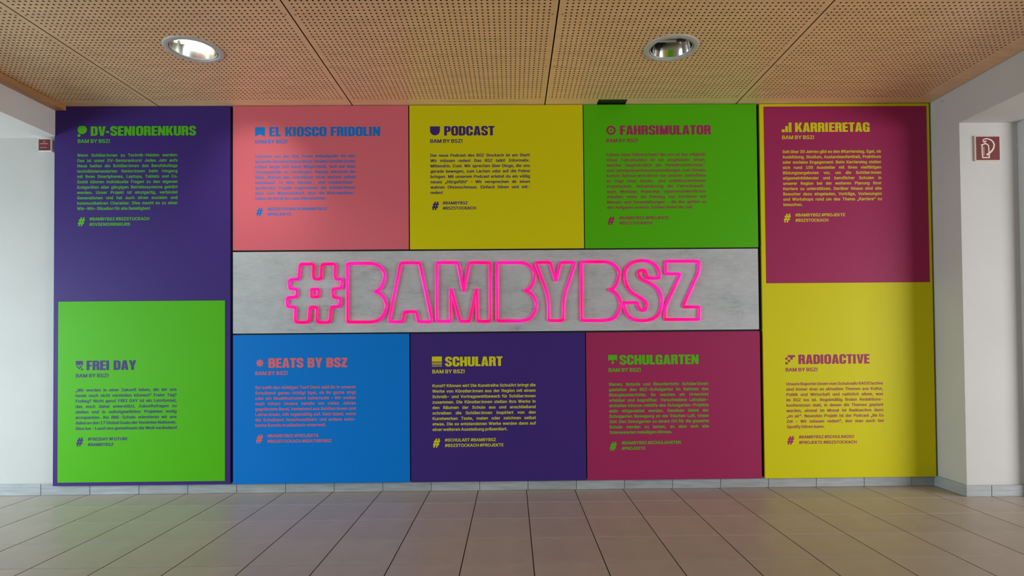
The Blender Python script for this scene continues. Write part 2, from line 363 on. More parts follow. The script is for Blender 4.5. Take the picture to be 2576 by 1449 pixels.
# outlines of the printed letters, 500 units per capital height
BODY={
 '!':(196,['101 -4 85 0 72 6 54 24 48 43 48 63 52 75 66 93 88 105 118 108 141 104 158 95 174 75 178 59 178 43 174 29 158 10 146 2 123 -4','80 150 72 151 64 157 60 177 58 487 63 495 77 500 156 498 165 493 168 485 164 163 158 154 145 150']),
 '#':(419,['76 0 62 5 58 16 75 128 72 130 20 132 12 137 9 144 16 189 21 200 37 205 86 205 89 212 102 292 99 294 56 294 47 295 39 301 37 316 46 362 54 368 64 370 111 370 115 372 134 488 137 494 144 498 207 500 218 498 226 492 228 482 211 377 211 371 215 370 277 371 296 481 299 492 302 496 319 500 371 500 386 496 390 492 392 483 374 372 376 370 429 368 438 362 439 351 433 308 427 298 412 294 361 293 347 208 350 205 392 205 401 203 409 198 412 183 403 138 395 132 385 130 335 129 316 17 313 7 305 2 241 0 224 6 221 12 221 19 238 128 235 130 175 130 171 129 169 122 153 17 149 7 141 2 132 0','184 206 251 206 264 293 197 293']),
 ',':(188,['52 -110 45 -109 37 -104 34 -90 62 85 71 92 82 94 151 94 166 90 171 85 172 76 123 -103 115 -109 105 -111']),
 '-':(431,['122 175 110 179 104 187 104 241 107 248 115 253 335 254 350 250 355 242 355 187 352 181 345 176']),
 '.':(188,['98 -4 82 0 70 6 52 24 45 43 45 63 49 75 65 95 86 105 120 108 140 104 155 95 165 85 172 74 176 53 172 32 163 17 154 8 142 1 121 -4']),
 '0':(431,['217 -6 172 2 136 18 111 37 85 68 64 112 51 157 44 218 44 282 48 321 58 368 78 418 99 449 126 476 161 495 203 505 246 506 286 500 323 483 345 467 362 449 376 431 397 387 410 341 417 276 417 223 412 173 402 128 382 79 364 52 338 27 324 17 297 4 257 -5','226 74 248 78 259 84 275 98 287 116 298 141 306 167 314 229 311 302 306 332 297 363 283 391 269 408 252 421 234 426 219 425 203 417 189 406 175 387 158 344 147 278 149 206 155 167 164 137 174 116 186 98 206 82']),
 '1':(431,['88 0 75 4 70 13 70 64 75 74 91 79 189 79 193 81 194 384 193 388 189 387 119 335 107 333 89 334 82 339 79 346 80 417 191 498 202 500 288 498 296 493 299 486 299 81 303 79 384 79 399 75 405 64 403 8 395 2 384 0']),
 '2':(431,['76 0 64 4 59 12 58 58 60 65 260 283 285 324 291 342 292 364 289 381 284 392 268 412 241 425 221 426 194 416 178 400 169 383 163 348 158 340 143 336 70 338 61 346 60 366 64 391 73 418 89 445 109 466 136 485 168 498 211 506 245 506 279 501 305 493 344 470 365 449 378 429 389 403 394 379 396 357 392 324 378 287 350 243 299 184 203 82 206 80 393 78 400 74 403 67 402 8 393 2 383 0']),
 '3':(431,['204 -6 168 -1 141 7 113 19 87 37 66 60 51 86 43 112 40 137 46 146 59 150 137 148 146 142 151 119 167 95 187 82 211 75 236 75 258 82 280 96 289 108 299 131 300 158 290 189 274 209 258 219 228 229 153 232 146 236 143 243 144 298 248 418 244 420 74 422 67 426 64 433 65 491 72 497 84 500 377 498 384 494 387 487 386 434 268 298 271 295 308 287 337 273 359 257 375 241 387 223 401 191 406 162 406 133 397 94 388 76 372 53 356 36 331 19 304 7 277 -1 237 -6']),
 '4':(431,['276 0 263 4 258 13 256 98 47 100 39 105 36 112 36 162 45 182 226 492 234 498 244 500 311 500 321 498 329 493 331 486 329 478 156 181 161 179 256 179 257 308 259 315 268 321 278 322 349 321 357 316 360 308 360 181 363 179 406 179 414 177 422 172 425 164 425 113 422 105 413 100 361 98 360 14 355 4 339 0']),
 '5':(431,['209 -6 174 -1 149 7 121 20 101 36 81 56 65 84 55 122 56 141 65 147 75 149 148 147 158 139 167 111 184 90 210 77 234 75 250 80 268 91 288 117 298 149 299 164 295 193 287 214 269 237 251 249 231 256 221 257 199 253 176 245 155 231 145 229 84 234 71 237 63 242 61 253 88 488 93 496 108 500 371 498 380 493 382 484 382 433 380 427 372 422 360 420 188 420 184 418 174 330 219 337 260 336 299 327 329 312 361 285 382 257 398 217 405 177 402 132 390 93 374 64 347 34 323 17 286 2 254 -5']),
 '6':(431,['215 -6 175 0 139 15 114 32 91 56 72 91 62 121 58 146 58 182 61 199 73 242 95 286 232 493 240 498 250 500 329 499 339 492 341 486 339 478 232 321 279 316 311 307 342 291 370 263 389 232 400 192 403 158 398 117 389 89 375 64 359 44 336 24 310 9 280 -1 242 -6','230 73 254 79 275 96 293 124 299 159 293 196 276 223 259 238 234 246 225 246 207 241 184 224 169 200 162 173 162 149 165 133 180 102 189 91 206 79']),
 '7':(431,['106 0 99 2 91 7 88 14 90 21 287 418 284 420 67 422 60 426 57 433 59 492 67 498 79 500 382 500 399 496 404 486 403 424 196 8 189 2 179 0']),
 '8':(431,['212 -6 174 -1 147 7 116 22 92 39 69 64 58 84 49 114 47 156 54 186 67 213 90 242 117 262 93 284 82 299 72 321 65 346 65 388 73 417 83 437 108 466 128 481 153 493 199 505 248 506 288 500 329 482 361 457 378 434 387 417 396 376 395 347 391 328 381 304 372 290 343 262 377 235 396 208 411 168 414 132 408 101 398 76 384 54 358 30 326 12 287 -1 246 -6','219 74 248 75 268 82 281 89 290 97 298 108 305 123 307 138 302 171 289 191 266 209 233 219 207 214 178 199 160 176 153 148 155 123 169 98 189 83','227 297 249 300 272 314 286 337 291 356 288 383 278 403 263 417 239 426 214 425 191 412 175 392 169 371 172 341 185 317 203 303']),
 '9':(431,['137 0 130 2 122 7 119 14 121 22 228 179 182 184 150 193 111 216 87 240 70 272 59 309 58 359 66 397 82 432 102 457 122 475 155 493 181 501 215 506 246 506 290 498 325 483 345 469 370 442 386 414 398 381 403 338 400 307 394 279 379 241 349 187 229 8 220 2 210 0','224 254 234 254 253 259 264 266 278 278 294 307 299 338 293 376 277 403 256 420 230 427 206 421 186 406 170 381 162 349 164 316 173 292 193 268 211 258']),
 ':':(188,['98 -4 82 0 70 6 52 24 45 43 45 63 49 75 65 95 86 105 120 108 140 104 155 95 165 85 172 74 176 53 172 32 163 17 154 8 142 1 121 -4','103 251 79 257 58 272 47 292 46 319 55 340 67 352 80 359 100 363 121 363 136 360 153 352 170 334 176 309 175 294 166 275 151 261 133 254']),
 '?':(344,['162 -4 144 0 132 6 115 23 107 45 108 59 112 74 118 84 129 96 149 105 178 108 204 103 223 90 235 73 239 48 233 28 217 8 202 0 183 -4','138 141 124 146 120 155 123 204 132 238 140 254 152 269 208 310 230 335 236 350 239 365 235 393 226 408 217 417 199 425 182 428 161 420 146 407 137 392 131 363 126 355 111 351 46 351 31 355 25 363 25 380 29 402 37 423 54 452 80 477 113 494 134 501 166 506 207 506 248 498 274 487 292 476 314 455 327 437 338 408 342 388 344 365 338 328 328 302 307 273 290 257 251 230 233 209 226 190 224 154 220 147 203 141']),
 'A':(455,['33 0 18 6 15 19 184 491 193 498 204 500 279 500 292 497 297 493 301 486 466 29 470 17 468 8 460 2 449 0 381 0 364 5 317 132 171 132 165 129 121 6 104 0','196 213 286 213 289 214 242 352']),
 'B':(434,['73 0 59 5 55 14 55 484 57 492 65 498 76 500 259 500 314 491 344 478 363 466 388 439 403 409 410 383 411 349 402 311 386 285 357 262 376 251 396 233 413 209 423 186 429 157 429 123 425 102 411 68 399 53 378 33 352 18 311 5 266 0','162 82 261 81 296 90 311 103 320 119 324 131 322 158 313 179 301 194 287 205 262 213 162 214','162 293 244 293 266 298 287 311 301 332 306 351 305 376 292 399 276 412 253 419 162 418']),
 'C':(483,['252 -6 227 -4 196 3 156 19 124 40 86 79 62 119 43 176 37 223 37 277 43 323 59 372 83 417 114 452 142 473 180 492 226 504 286 506 329 500 355 492 389 476 419 454 444 426 461 398 474 363 479 336 474 328 460 324 384 325 374 333 365 358 349 384 335 399 312 413 280 422 257 422 231 416 211 406 182 381 167 359 155 333 146 299 142 267 143 218 151 178 166 143 184 117 211 94 244 80 277 77 310 87 337 103 360 132 374 167 384 174 460 176 475 171 479 161 469 121 454 89 429 56 400 32 367 13 339 3 299 -5']),
 'D':(476,['73 0 59 5 55 14 55 484 57 492 65 498 76 500 262 499 322 487 366 467 399 441 417 422 433 399 450 366 464 317 469 277 469 226 466 201 457 158 447 129 433 102 411 71 381 44 341 22 309 10 278 4 237 0','162 82 236 81 254 84 284 93 307 107 326 124 341 146 352 171 360 199 364 228 364 274 355 323 341 354 325 378 299 400 276 411 239 419 166 419 161 417']),
 'E':(399,['73 0 59 5 55 14 55 484 57 492 66 498 77 500 366 500 382 496 387 487 387 433 385 426 377 420 166 419 161 417 162 293 362 291 369 286 372 279 372 228 367 217 352 213 162 212 161 86 164 81 379 80 387 75 390 68 390 14 388 8 380 2 369 0']),
 'F':(391,['73 0 59 5 55 14 55 484 57 492 66 498 77 500 363 500 379 496 385 487 385 433 382 426 374 420 162 418 162 287 353 285 361 280 364 273 364 218 358 209 343 205 162 204 161 14 159 8 152 2 142 0']),
 'G':(492,['254 -6 196 3 151 21 119 44 84 81 72 101 56 133 43 176 37 223 37 277 43 324 63 384 84 418 112 451 150 478 194 497 234 505 284 506 315 502 350 493 385 477 416 455 437 434 458 403 474 367 480 336 475 328 461 324 392 324 381 326 374 332 358 368 336 396 316 410 286 421 249 421 227 415 205 402 188 388 166 357 151 322 143 282 142 233 146 201 156 164 175 129 192 109 210 95 229 85 260 77 287 79 315 88 336 101 357 125 373 158 377 176 376 184 279 185 263 189 258 199 258 252 262 259 270 264 462 265 474 263 481 259 484 252 484 193 478 143 467 111 454 86 441 68 414 40 386 21 337 2 300 -5']),
 'H':(489,['73 0 59 5 55 14 55 484 58 493 66 498 76 500 139 500 151 498 159 492 161 486 162 297 354 296 359 299 359 484 360 492 369 498 379 500 444 500 461 495 465 484 465 16 462 7 454 2 444 0 381 0 369 2 360 8 359 14 357 214 166 215 161 212 161 16 159 8 152 2 142 0']),
 'I':(291,['47 0 34 4 29 13 28 67 31 74 39 80 48 81 104 81 107 84 107 416 104 419 48 419 32 424 28 433 30 492 39 498 49 500 272 500 285 497 291 493 293 486 293 433 291 426 283 420 274 419 217 419 214 417 213 86 217 81 273 81 290 76 293 67 292 8 283 2 273 0']),
 'J':(379,['180 -6 142 -1 113 8 86 24 62 47 46 72 34 103 30 128 31 177 36 185 50 189 116 189 127 186 134 182 136 176 137 139 141 117 148 101 156 91 172 79 185 75 197 75 215 80 228 91 242 113 248 139 248 488 253 496 267 500 343 498 351 493 354 484 354 128 346 91 336 66 324 48 306 30 287 17 261 4 242 -1 203 -6']),
 'K':(443,['73 0 59 5 55 14 55 484 58 493 66 498 76 500 139 500 151 498 159 492 161 484 161 309 163 306 337 496 352 500 434 500 451 496 456 486 450 473 274 281 456 21 457 14 455 7 447 2 437 0 361 0 344 5 201 206 161 163 161 16 159 8 152 2 142 0']),
 'L':(376,['73 0 59 5 55 14 55 487 61 496 74 500 142 500 156 496 161 486 161 83 166 81 367 80 374 75 377 68 377 13 372 4 357 0']),
 'M':(591,['73 0 59 5 55 14 55 484 58 494 66 498 76 500 164 500 176 498 184 493 311 163 436 492 446 498 456 500 546 500 562 494 566 484 566 16 563 6 556 2 546 0 481 0 470 2 462 8 460 16 459 265 450 247 358 8 349 2 339 0 282 0 267 4 259 16 168 248 159 266 158 12 153 4 139 0']),
 'N':(495,['73 0 59 5 55 14 55 484 58 493 66 498 77 500 152 500 162 498 169 494 362 187 364 192 364 488 369 496 384 500 449 500 466 495 470 484 470 16 467 7 459 2 448 0 373 0 363 2 356 6 163 313 161 308 161 12 156 4 142 0']),
 'O':(504,['252 -6 227 -4 196 3 156 19 122 41 87 78 64 116 46 166 37 223 37 277 43 323 60 375 83 417 113 451 154 480 200 498 236 505 284 506 335 498 377 481 414 457 450 418 475 373 491 321 497 282 497 218 492 181 485 154 471 118 450 81 423 51 387 24 342 4 297 -5','256 78 277 78 306 85 332 100 350 116 368 142 380 168 388 197 392 224 393 256 388 303 380 332 366 361 350 384 327 403 306 415 277 422 256 422 225 413 198 397 183 382 166 357 153 329 146 298 142 267 142 233 147 194 153 171 170 137 184 117 207 97 229 85']),
 'P':(423,['73 0 59 5 55 14 55 484 57 492 65 498 76 500 253 500 281 497 312 491 344 477 369 460 391 437 406 409 416 382 421 338 420 314 415 287 400 249 384 227 369 213 343 195 312 182 258 173 162 172 161 14 159 8 152 2 142 0','162 253 252 254 278 263 297 279 310 303 315 337 308 373 292 400 274 412 251 419 162 419']),
 'Q':(504,['384 -44 369 -38 337 2 292 -6 241 -5 197 2 152 21 126 38 96 68 75 96 55 138 39 199 37 223 37 275 43 323 57 369 73 401 86 420 116 453 146 475 182 493 210 501 241 506 292 506 326 500 359 490 400 468 436 436 460 403 479 364 492 319 497 281 498 243 493 188 478 133 464 104 448 79 421 49 472 -21 474 -32 469 -40 455 -44','259 78 274 77 281 80 226 154 224 161 227 169 235 174 245 176 322 174 332 167 357 133 361 132 374 154 384 180 389 204 393 244 390 288 384 320 374 346 358 374 344 390 322 407 294 419 271 423 251 421 220 411 200 398 181 379 167 359 155 333 146 299 142 266 142 233 147 195 155 168 168 139 186 114 210 95 230 85']),
 'R':(427,['73 0 59 5 55 14 55 484 57 492 65 498 76 500 254 500 314 491 349 476 369 462 388 444 407 413 420 368 421 326 415 289 405 264 396 248 369 220 340 201 435 24 437 16 436 8 427 2 417 0 343 0 328 4 317 19 231 183 166 184 161 181 161 16 159 8 152 2 142 0','162 266 252 265 281 273 299 288 311 311 315 332 315 349 308 378 295 399 277 412 253 419 162 419']),
 'S':(425,['209 -8 169 -3 139 5 109 18 84 36 59 63 47 86 36 121 35 140 37 146 45 152 56 154 132 153 141 146 147 121 164 96 189 81 207 76 228 73 249 76 271 82 298 101 309 117 314 129 315 150 312 161 302 177 277 193 243 205 154 231 121 246 89 267 71 286 55 312 48 342 48 377 57 412 68 434 96 464 111 475 139 490 172 500 206 505 258 505 291 500 322 490 348 476 371 459 391 436 402 416 411 389 414 369 412 358 404 352 393 351 318 352 309 359 305 379 298 391 282 409 252 423 223 425 194 419 182 413 168 401 159 389 154 375 152 357 155 345 166 329 187 315 227 300 312 275 352 256 377 239 398 216 411 195 420 160 420 126 411 90 400 67 373 37 353 22 323 7 293 -2 244 -8']),
 'T':(427,['193 0 180 5 175 14 175 417 171 419 50 419 37 422 32 426 29 432 31 492 39 498 50 500 406 500 418 498 425 493 428 486 428 432 422 423 407 419 286 419 282 417 281 13 276 4 262 0']),
 'U':(489,['243 -7 218 -5 182 3 163 10 133 25 96 57 79 81 65 109 55 156 55 484 57 492 66 498 77 500 142 500 152 498 159 492 161 484 161 169 164 151 170 134 180 116 202 94 218 85 234 79 249 76 271 76 301 84 326 101 345 126 356 156 359 176 359 484 360 492 369 498 379 500 454 498 462 493 465 486 465 161 460 127 450 98 442 83 426 60 403 37 376 19 356 9 323 -1 274 -8']),
 'V':(455,['204 0 192 4 184 16 17 477 15 484 17 492 24 498 34 500 102 500 114 498 123 491 243 148 362 492 370 498 381 500 449 500 462 497 470 488 468 478 300 9 293 3 282 0']),
 'W':(644,['159 0 147 4 140 14 19 466 15 484 19 494 36 500 102 500 112 498 121 492 201 187 280 491 289 498 301 500 373 500 388 496 395 487 473 186 552 491 561 498 572 500 638 500 655 494 659 487 657 476 533 17 528 6 521 2 511 0 437 0 426 2 417 9 337 303 257 9 249 3 238 0']),
 'X':(450,['35 0 26 2 18 8 17 14 19 23 179 256 29 477 27 486 29 493 37 498 47 500 122 500 137 496 241 344 346 496 361 500 433 500 451 495 455 487 453 479 303 258 462 21 464 14 461 7 453 2 443 0 368 0 353 4 240 168 127 5 111 0']),
 'Y':(448,['203 0 190 4 185 13 185 204 17 478 15 486 17 492 25 498 36 500 109 500 126 495 133 486 239 311 352 495 368 500 442 500 454 497 462 488 461 478 293 204 292 16 291 8 283 2 273 0']),
 'Z':(417,['56 0 44 4 38 12 40 64 279 418 275 420 59 419 47 420 40 425 37 432 37 486 39 493 47 498 59 500 387 500 404 496 409 486 409 442 406 433 168 82 172 80 390 81 401 80 409 75 412 68 412 14 409 7 401 2 391 0']),
 'a':(372,['152 -8 126 -4 96 6 67 23 47 45 36 66 28 98 28 131 33 154 43 174 60 192 92 212 117 220 148 227 235 238 247 242 252 251 247 276 239 291 226 301 207 307 196 307 176 302 161 293 152 285 133 259 120 255 108 255 46 272 40 278 38 289 54 321 76 345 98 360 122 372 143 378 185 385 217 384 263 377 291 366 313 351 337 323 350 293 355 250 355 13 350 5 336 1 272 1 261 4 252 11 231 1 212 -4 183 -8','177 70 191 71 208 76 233 94 249 123 252 139 250 164 173 153 151 145 138 134 132 118 132 104 137 90 151 77']),
 'b':(405,['216 -7 181 -1 151 14 144 4 129 0 67 0 54 4 48 12 48 486 51 493 59 498 130 500 140 498 148 493 151 486 151 366 185 379 224 385 266 382 300 373 329 358 360 329 380 299 395 261 403 216 404 187 402 149 389 98 369 59 340 27 306 7 286 -1 259 -6','219 72 227 71 246 76 266 90 274 99 285 117 291 134 299 177 297 223 289 252 281 268 260 293 241 303 227 306 200 300 178 283 161 254 154 233 151 208 151 172 153 153 160 128 167 112 177 97 190 84 202 77']),
 'c':(378,['198 -7 157 -1 117 16 90 36 67 62 49 93 36 132 31 166 33 224 39 256 56 298 74 324 99 349 132 369 163 379 206 385 239 384 263 379 291 371 311 361 332 346 349 329 362 311 373 287 377 269 373 262 366 258 316 245 296 244 280 249 261 283 252 292 238 300 224 305 209 306 182 297 167 285 155 269 144 246 138 219 135 197 136 166 142 139 152 114 160 101 174 86 186 78 208 71 231 74 252 85 267 102 279 128 289 135 309 136 367 122 376 116 379 106 370 82 358 60 334 33 313 18 288 5 263 -2 227 -8']),
 'd':(405,['188 -7 149 -1 133 5 104 20 73 51 52 84 35 134 31 166 33 227 39 259 47 282 58 306 80 336 108 359 138 374 169 382 211 385 254 378 283 366 284 486 286 493 294 498 304 500 377 498 385 493 387 486 386 9 379 3 368 0 306 0 291 4 283 14 261 2 243 -4 216 -8','205 72 219 73 237 79 251 89 261 101 277 134 282 158 285 189 280 234 267 268 254 287 246 293 227 303 213 306 198 304 183 299 171 291 159 277 143 244 135 199 139 151 143 134 154 109 163 97 175 84 188 77']),
 'e':(386,['202 -7 159 -1 131 9 99 27 70 57 52 87 39 121 31 163 31 211 39 256 51 288 67 316 92 344 119 363 152 377 186 384 221 385 258 380 287 371 322 351 350 323 367 295 381 253 386 213 386 172 381 162 366 157 137 157 138 147 143 128 158 100 179 82 202 73 227 71 252 80 267 94 281 117 291 124 319 124 371 111 380 103 381 97 377 84 363 58 342 34 322 19 288 3 263 -4 233 -8','139 233 276 232 279 234 271 262 253 288 232 302 218 306 207 306 179 297 159 280 146 259 138 237']),
 'f':(248,['92 0 78 5 73 14 73 302 70 304 25 304 10 309 6 318 6 368 10 374 18 379 73 381 74 428 80 456 94 478 109 494 122 502 148 513 173 519 220 519 249 513 263 507 268 497 253 443 244 437 234 435 203 440 194 438 184 431 177 413 177 383 179 380 237 380 245 378 253 373 256 366 256 319 253 311 244 305 180 304 177 302 177 12 172 4 158 0']),
 'g':(405,['193 -139 139 -131 102 -114 86 -103 62 -79 48 -58 46 -50 48 -44 53 -39 99 -13 119 -10 136 -15 159 -43 178 -56 203 -62 234 -59 256 -51 267 -42 275 -32 284 -3 283 22 281 23 254 11 227 5 169 7 137 14 109 28 74 57 59 77 45 105 33 155 33 228 47 282 65 317 94 348 117 364 147 377 182 384 226 384 257 377 284 364 292 376 306 380 377 379 385 373 387 365 387 -9 378 -52 371 -68 358 -86 336 -107 313 -120 281 -132 253 -137 229 -140','202 83 217 83 236 88 256 102 266 115 276 135 285 180 282 226 276 251 268 267 256 285 246 294 233 301 212 306 196 304 183 299 168 288 159 278 142 241 135 201 138 161 145 133 153 118 165 102 173 96 186 88']),
 'h':(391,['66 0 52 5 48 14 48 487 54 496 67 500 131 500 145 496 150 487 151 366 181 378 209 384 236 385 277 380 305 370 326 356 345 337 358 317 366 294 373 258 373 13 367 4 352 0 290 0 280 2 272 8 271 16 271 231 268 254 258 281 246 294 224 305 210 305 190 299 173 287 160 267 153 247 151 226 151 16 149 8 141 2 131 0']),
 'i':(169,['66 0 52 5 48 14 48 367 53 376 67 380 140 379 148 374 151 366 151 13 146 4 132 0','86 412 61 420 43 438 38 456 38 472 43 487 57 502 81 512 111 514 128 510 141 503 155 490 161 476 163 456 157 439 147 426 130 415 112 411']),
 'j':(169,['9 -132 -3 -128 -9 -121 -8 -62 2 -54 27 -52 34 -49 42 -39 47 -22 48 368 53 376 67 380 140 378 148 373 151 364 151 -28 146 -58 136 -81 126 -96 100 -116 68 -129 40 -132','85 412 60 420 48 431 41 441 37 454 37 469 44 488 63 506 89 514 118 512 140 503 156 488 162 469 162 454 156 437 145 425 129 415 112 411']),
 'k':(365,['66 0 52 5 48 14 48 487 54 496 67 500 131 500 145 496 151 486 151 261 267 377 280 380 355 380 365 378 374 372 375 363 368 352 235 214 384 23 387 13 381 4 366 0 289 0 274 4 160 147 151 136 151 14 149 8 141 2 131 0']),
 'l':(189,['136 -2 106 3 79 17 66 30 58 41 52 56 48 76 48 486 53 496 67 500 131 500 145 496 150 487 152 90 157 77 190 76 200 70 212 17 207 8 194 2 164 -2']),
 'm':(574,['66 0 52 5 48 14 48 366 53 376 69 380 129 380 144 376 151 368 187 382 211 386 236 386 276 377 297 366 316 347 339 365 367 378 407 386 437 386 467 381 499 368 514 357 535 333 550 299 556 271 556 14 550 4 535 0 474 0 463 2 455 8 453 16 452 263 448 278 439 292 425 302 409 306 390 303 372 292 360 273 354 256 353 16 351 8 343 2 332 0 271 0 255 5 251 14 249 266 244 281 235 293 220 303 204 306 187 302 174 292 158 272 153 257 151 236 151 16 149 8 141 2 131 0']),
 'n':(391,['66 0 52 5 48 14 48 364 51 373 59 378 67 380 129 380 144 376 151 365 186 380 236 385 282 378 320 361 344 338 356 319 368 289 372 269 373 16 370 7 362 2 354 0 292 0 281 2 272 8 271 16 271 231 268 254 258 281 246 294 224 305 210 305 190 299 173 287 160 267 153 247 151 226 151 16 149 8 141 2 131 0']),
 'o':(396,['198 -7 157 -1 117 16 90 36 67 62 49 93 36 132 31 166 33 224 39 256 56 298 74 324 99 349 132 369 163 379 206 385 239 384 273 377 308 362 337 341 360 316 377 284 391 239 395 211 394 152 386 117 368 74 350 49 327 27 291 6 269 -1 227 -7','205 72 219 71 234 75 252 86 262 96 272 109 282 131 291 177 289 221 283 242 275 263 261 283 245 297 231 303 217 306 196 303 182 297 168 286 158 273 143 242 135 197 139 151 153 112 174 86 186 78']),
 'p':(405,['66 -132 52 -127 48 -118 48 364 50 372 57 378 67 380 129 380 144 376 151 364 177 377 210 384 256 384 301 373 330 357 359 331 371 314 385 288 396 256 403 216 403 162 396 122 383 84 361 49 339 26 316 12 286 -1 250 -7 216 -7 185 -2 151 12 151 -118 149 -124 141 -130 131 -132','218 72 229 71 247 77 269 93 281 111 289 127 295 149 299 177 297 223 284 263 272 282 257 296 244 302 226 306 199 300 177 282 160 251 151 208 152 161 163 119 182 90 200 78']),
 'q':(405,['302 -132 289 -128 284 -119 283 12 251 -2 218 -7 174 -6 137 3 104 20 78 44 57 74 39 118 31 166 31 213 38 254 50 291 68 321 88 344 117 365 146 377 181 384 227 384 261 376 283 364 288 374 297 379 367 380 382 376 387 368 387 -119 382 -128 368 -132','204 72 214 71 234 77 249 88 261 101 277 134 282 158 285 189 280 234 267 268 259 281 246 293 233 301 212 306 194 303 181 297 159 277 143 244 135 199 139 151 144 131 153 111 163 97 175 84 190 76']),
 'r':(253,['66 0 52 5 48 14 48 364 50 372 58 378 69 380 130 380 142 377 150 369 175 380 205 385 237 385 261 381 267 377 269 369 269 314 267 307 259 302 250 300 211 302 190 297 170 283 155 258 151 234 151 16 149 8 141 2 131 0']),
 's':(350,['172 -7 121 2 97 11 76 25 55 46 45 61 33 94 34 107 44 114 92 125 122 125 131 119 142 94 153 82 176 72 193 70 219 77 232 86 243 102 243 119 236 131 219 141 118 168 78 190 63 206 50 226 43 254 43 281 50 311 60 328 79 349 101 363 129 376 158 382 186 385 223 384 263 374 299 355 319 336 329 321 343 286 342 277 333 270 283 259 257 259 246 266 236 286 223 299 207 307 191 309 169 303 154 291 146 274 148 261 157 249 168 242 272 213 313 191 331 173 342 154 349 132 350 103 343 74 333 54 314 32 297 19 269 5 243 -2 206 -8']),
 't':(224,['163 -3 135 0 108 10 92 21 79 34 67 53 61 73 58 97 58 302 17 305 9 310 6 317 6 366 9 373 18 379 58 382 59 452 62 459 70 464 142 465 157 461 162 451 163 381 222 379 230 374 233 367 233 318 230 309 214 304 165 304 162 302 162 99 166 83 174 75 212 77 222 76 229 71 242 14 237 5 220 0 192 -4']),
 'u':(391,['174 -4 130 4 97 22 72 48 56 82 48 122 48 365 50 372 59 379 70 380 131 380 141 378 149 372 151 365 151 148 153 126 160 106 174 87 189 78 207 75 227 79 245 90 260 110 268 133 271 156 271 365 272 372 281 378 291 380 352 380 365 377 370 373 373 366 373 16 371 8 364 2 354 0 292 0 277 4 270 15 251 6 222 -2 201 -5']),
 'v':(372,['167 0 154 4 146 16 18 357 16 364 18 372 27 378 38 380 104 380 114 378 122 373 202 155 280 372 289 378 299 380 365 380 380 376 386 367 383 353 253 8 245 2 235 0']),
 'w':(535,['144 0 130 5 124 17 21 361 21 368 24 374 41 380 105 380 116 378 124 373 179 184 230 368 237 377 250 380 316 380 326 378 334 373 386 184 441 373 449 378 460 380 524 380 534 378 541 374 544 366 543 356 441 17 436 6 419 0 357 0 346 2 338 7 282 199 227 7 219 2 209 0']),
 'x':(363,['37 0 30 2 22 7 19 14 21 22 138 194 28 358 27 366 29 373 37 378 47 380 118 380 133 376 197 279 262 376 277 380 346 380 363 375 368 367 366 358 256 192 372 22 374 14 371 7 363 2 353 0 282 0 267 4 196 109 126 4 111 0']),
 'y':(372,['90 -134 59 -129 45 -120 44 -110 56 -63 60 -57 68 -54 88 -52 108 -55 120 -48 134 -24 147 13 18 357 16 365 18 371 27 377 38 379 104 379 114 377 122 372 202 155 280 371 289 377 299 379 365 379 380 375 386 365 382 350 234 -42 219 -74 195 -105 179 -117 160 -126 132 -133']),
 'z':(364,['56 0 44 4 38 12 38 57 41 66 218 298 215 300 64 300 52 302 46 307 43 313 43 366 46 373 54 378 65 380 330 380 346 375 351 366 351 321 348 312 175 82 179 80 346 78 354 74 357 67 357 14 354 7 346 2 336 0']),
 'Ä':(455,['33 0 18 6 15 19 184 491 193 498 204 500 279 500 292 497 297 493 301 486 466 29 470 17 468 8 460 2 449 0 381 0 364 5 317 132 171 132 165 129 121 6 104 0','196 213 286 213 289 214 242 352','164 532 141 539 122 558 116 574 116 591 119 601 134 621 149 630 171 634 186 634 204 630 219 621 233 604 237 588 235 564 227 552 218 543 207 536 188 531','296 532 272 539 253 558 247 576 250 601 265 621 281 630 302 634 318 634 336 630 351 621 365 602 369 589 366 564 359 552 349 543 338 536 319 531']),
 'ß':(420,['252 -6 203 2 161 19 154 5 138 0 74 0 61 4 55 13 55 372 59 399 72 436 83 453 97 469 122 487 136 494 177 505 219 506 268 496 294 483 308 474 326 456 336 442 349 406 350 361 342 332 310 279 309 259 316 246 328 234 374 197 392 178 407 155 415 127 415 89 408 64 398 45 381 26 357 11 323 -1 286 -6','159 64 162 65 172 87 182 94 193 96 209 94 242 78 266 74 293 80 304 88 311 103 311 121 302 137 294 146 243 186 226 203 215 218 208 234 202 267 205 289 214 309 244 351 247 363 247 383 243 401 234 412 221 421 204 426 187 421 174 411 165 396 160 374']),
 'ä':(372,['152 -8 126 -4 96 6 67 23 47 45 36 66 28 98 28 131 33 154 43 174 60 192 92 212 117 220 148 227 235 238 247 242 252 251 247 276 239 291 226 301 207 307 196 307 176 302 161 293 152 285 133 259 120 255 108 255 46 272 40 278 38 289 54 321 76 345 98 360 122 372 143 378 185 385 217 384 263 377 291 366 313 351 337 323 350 293 355 250 355 13 350 5 336 1 272 1 261 4 252 11 231 1 212 -4 183 -8','177 70 191 71 208 76 233 94 249 123 252 139 250 164 173 153 151 145 138 134 132 118 132 104 137 90 151 77','120 411 93 420 76 438 70 454 70 473 73 481 78 490 89 501 102 509 121 513 141 513 156 510 173 501 187 484 192 465 187 441 175 425 160 416 140 411','251 411 225 420 207 438 202 454 202 471 206 484 221 502 237 510 271 513 287 510 303 502 318 484 323 466 323 455 319 441 305 424 291 416 272 411']),
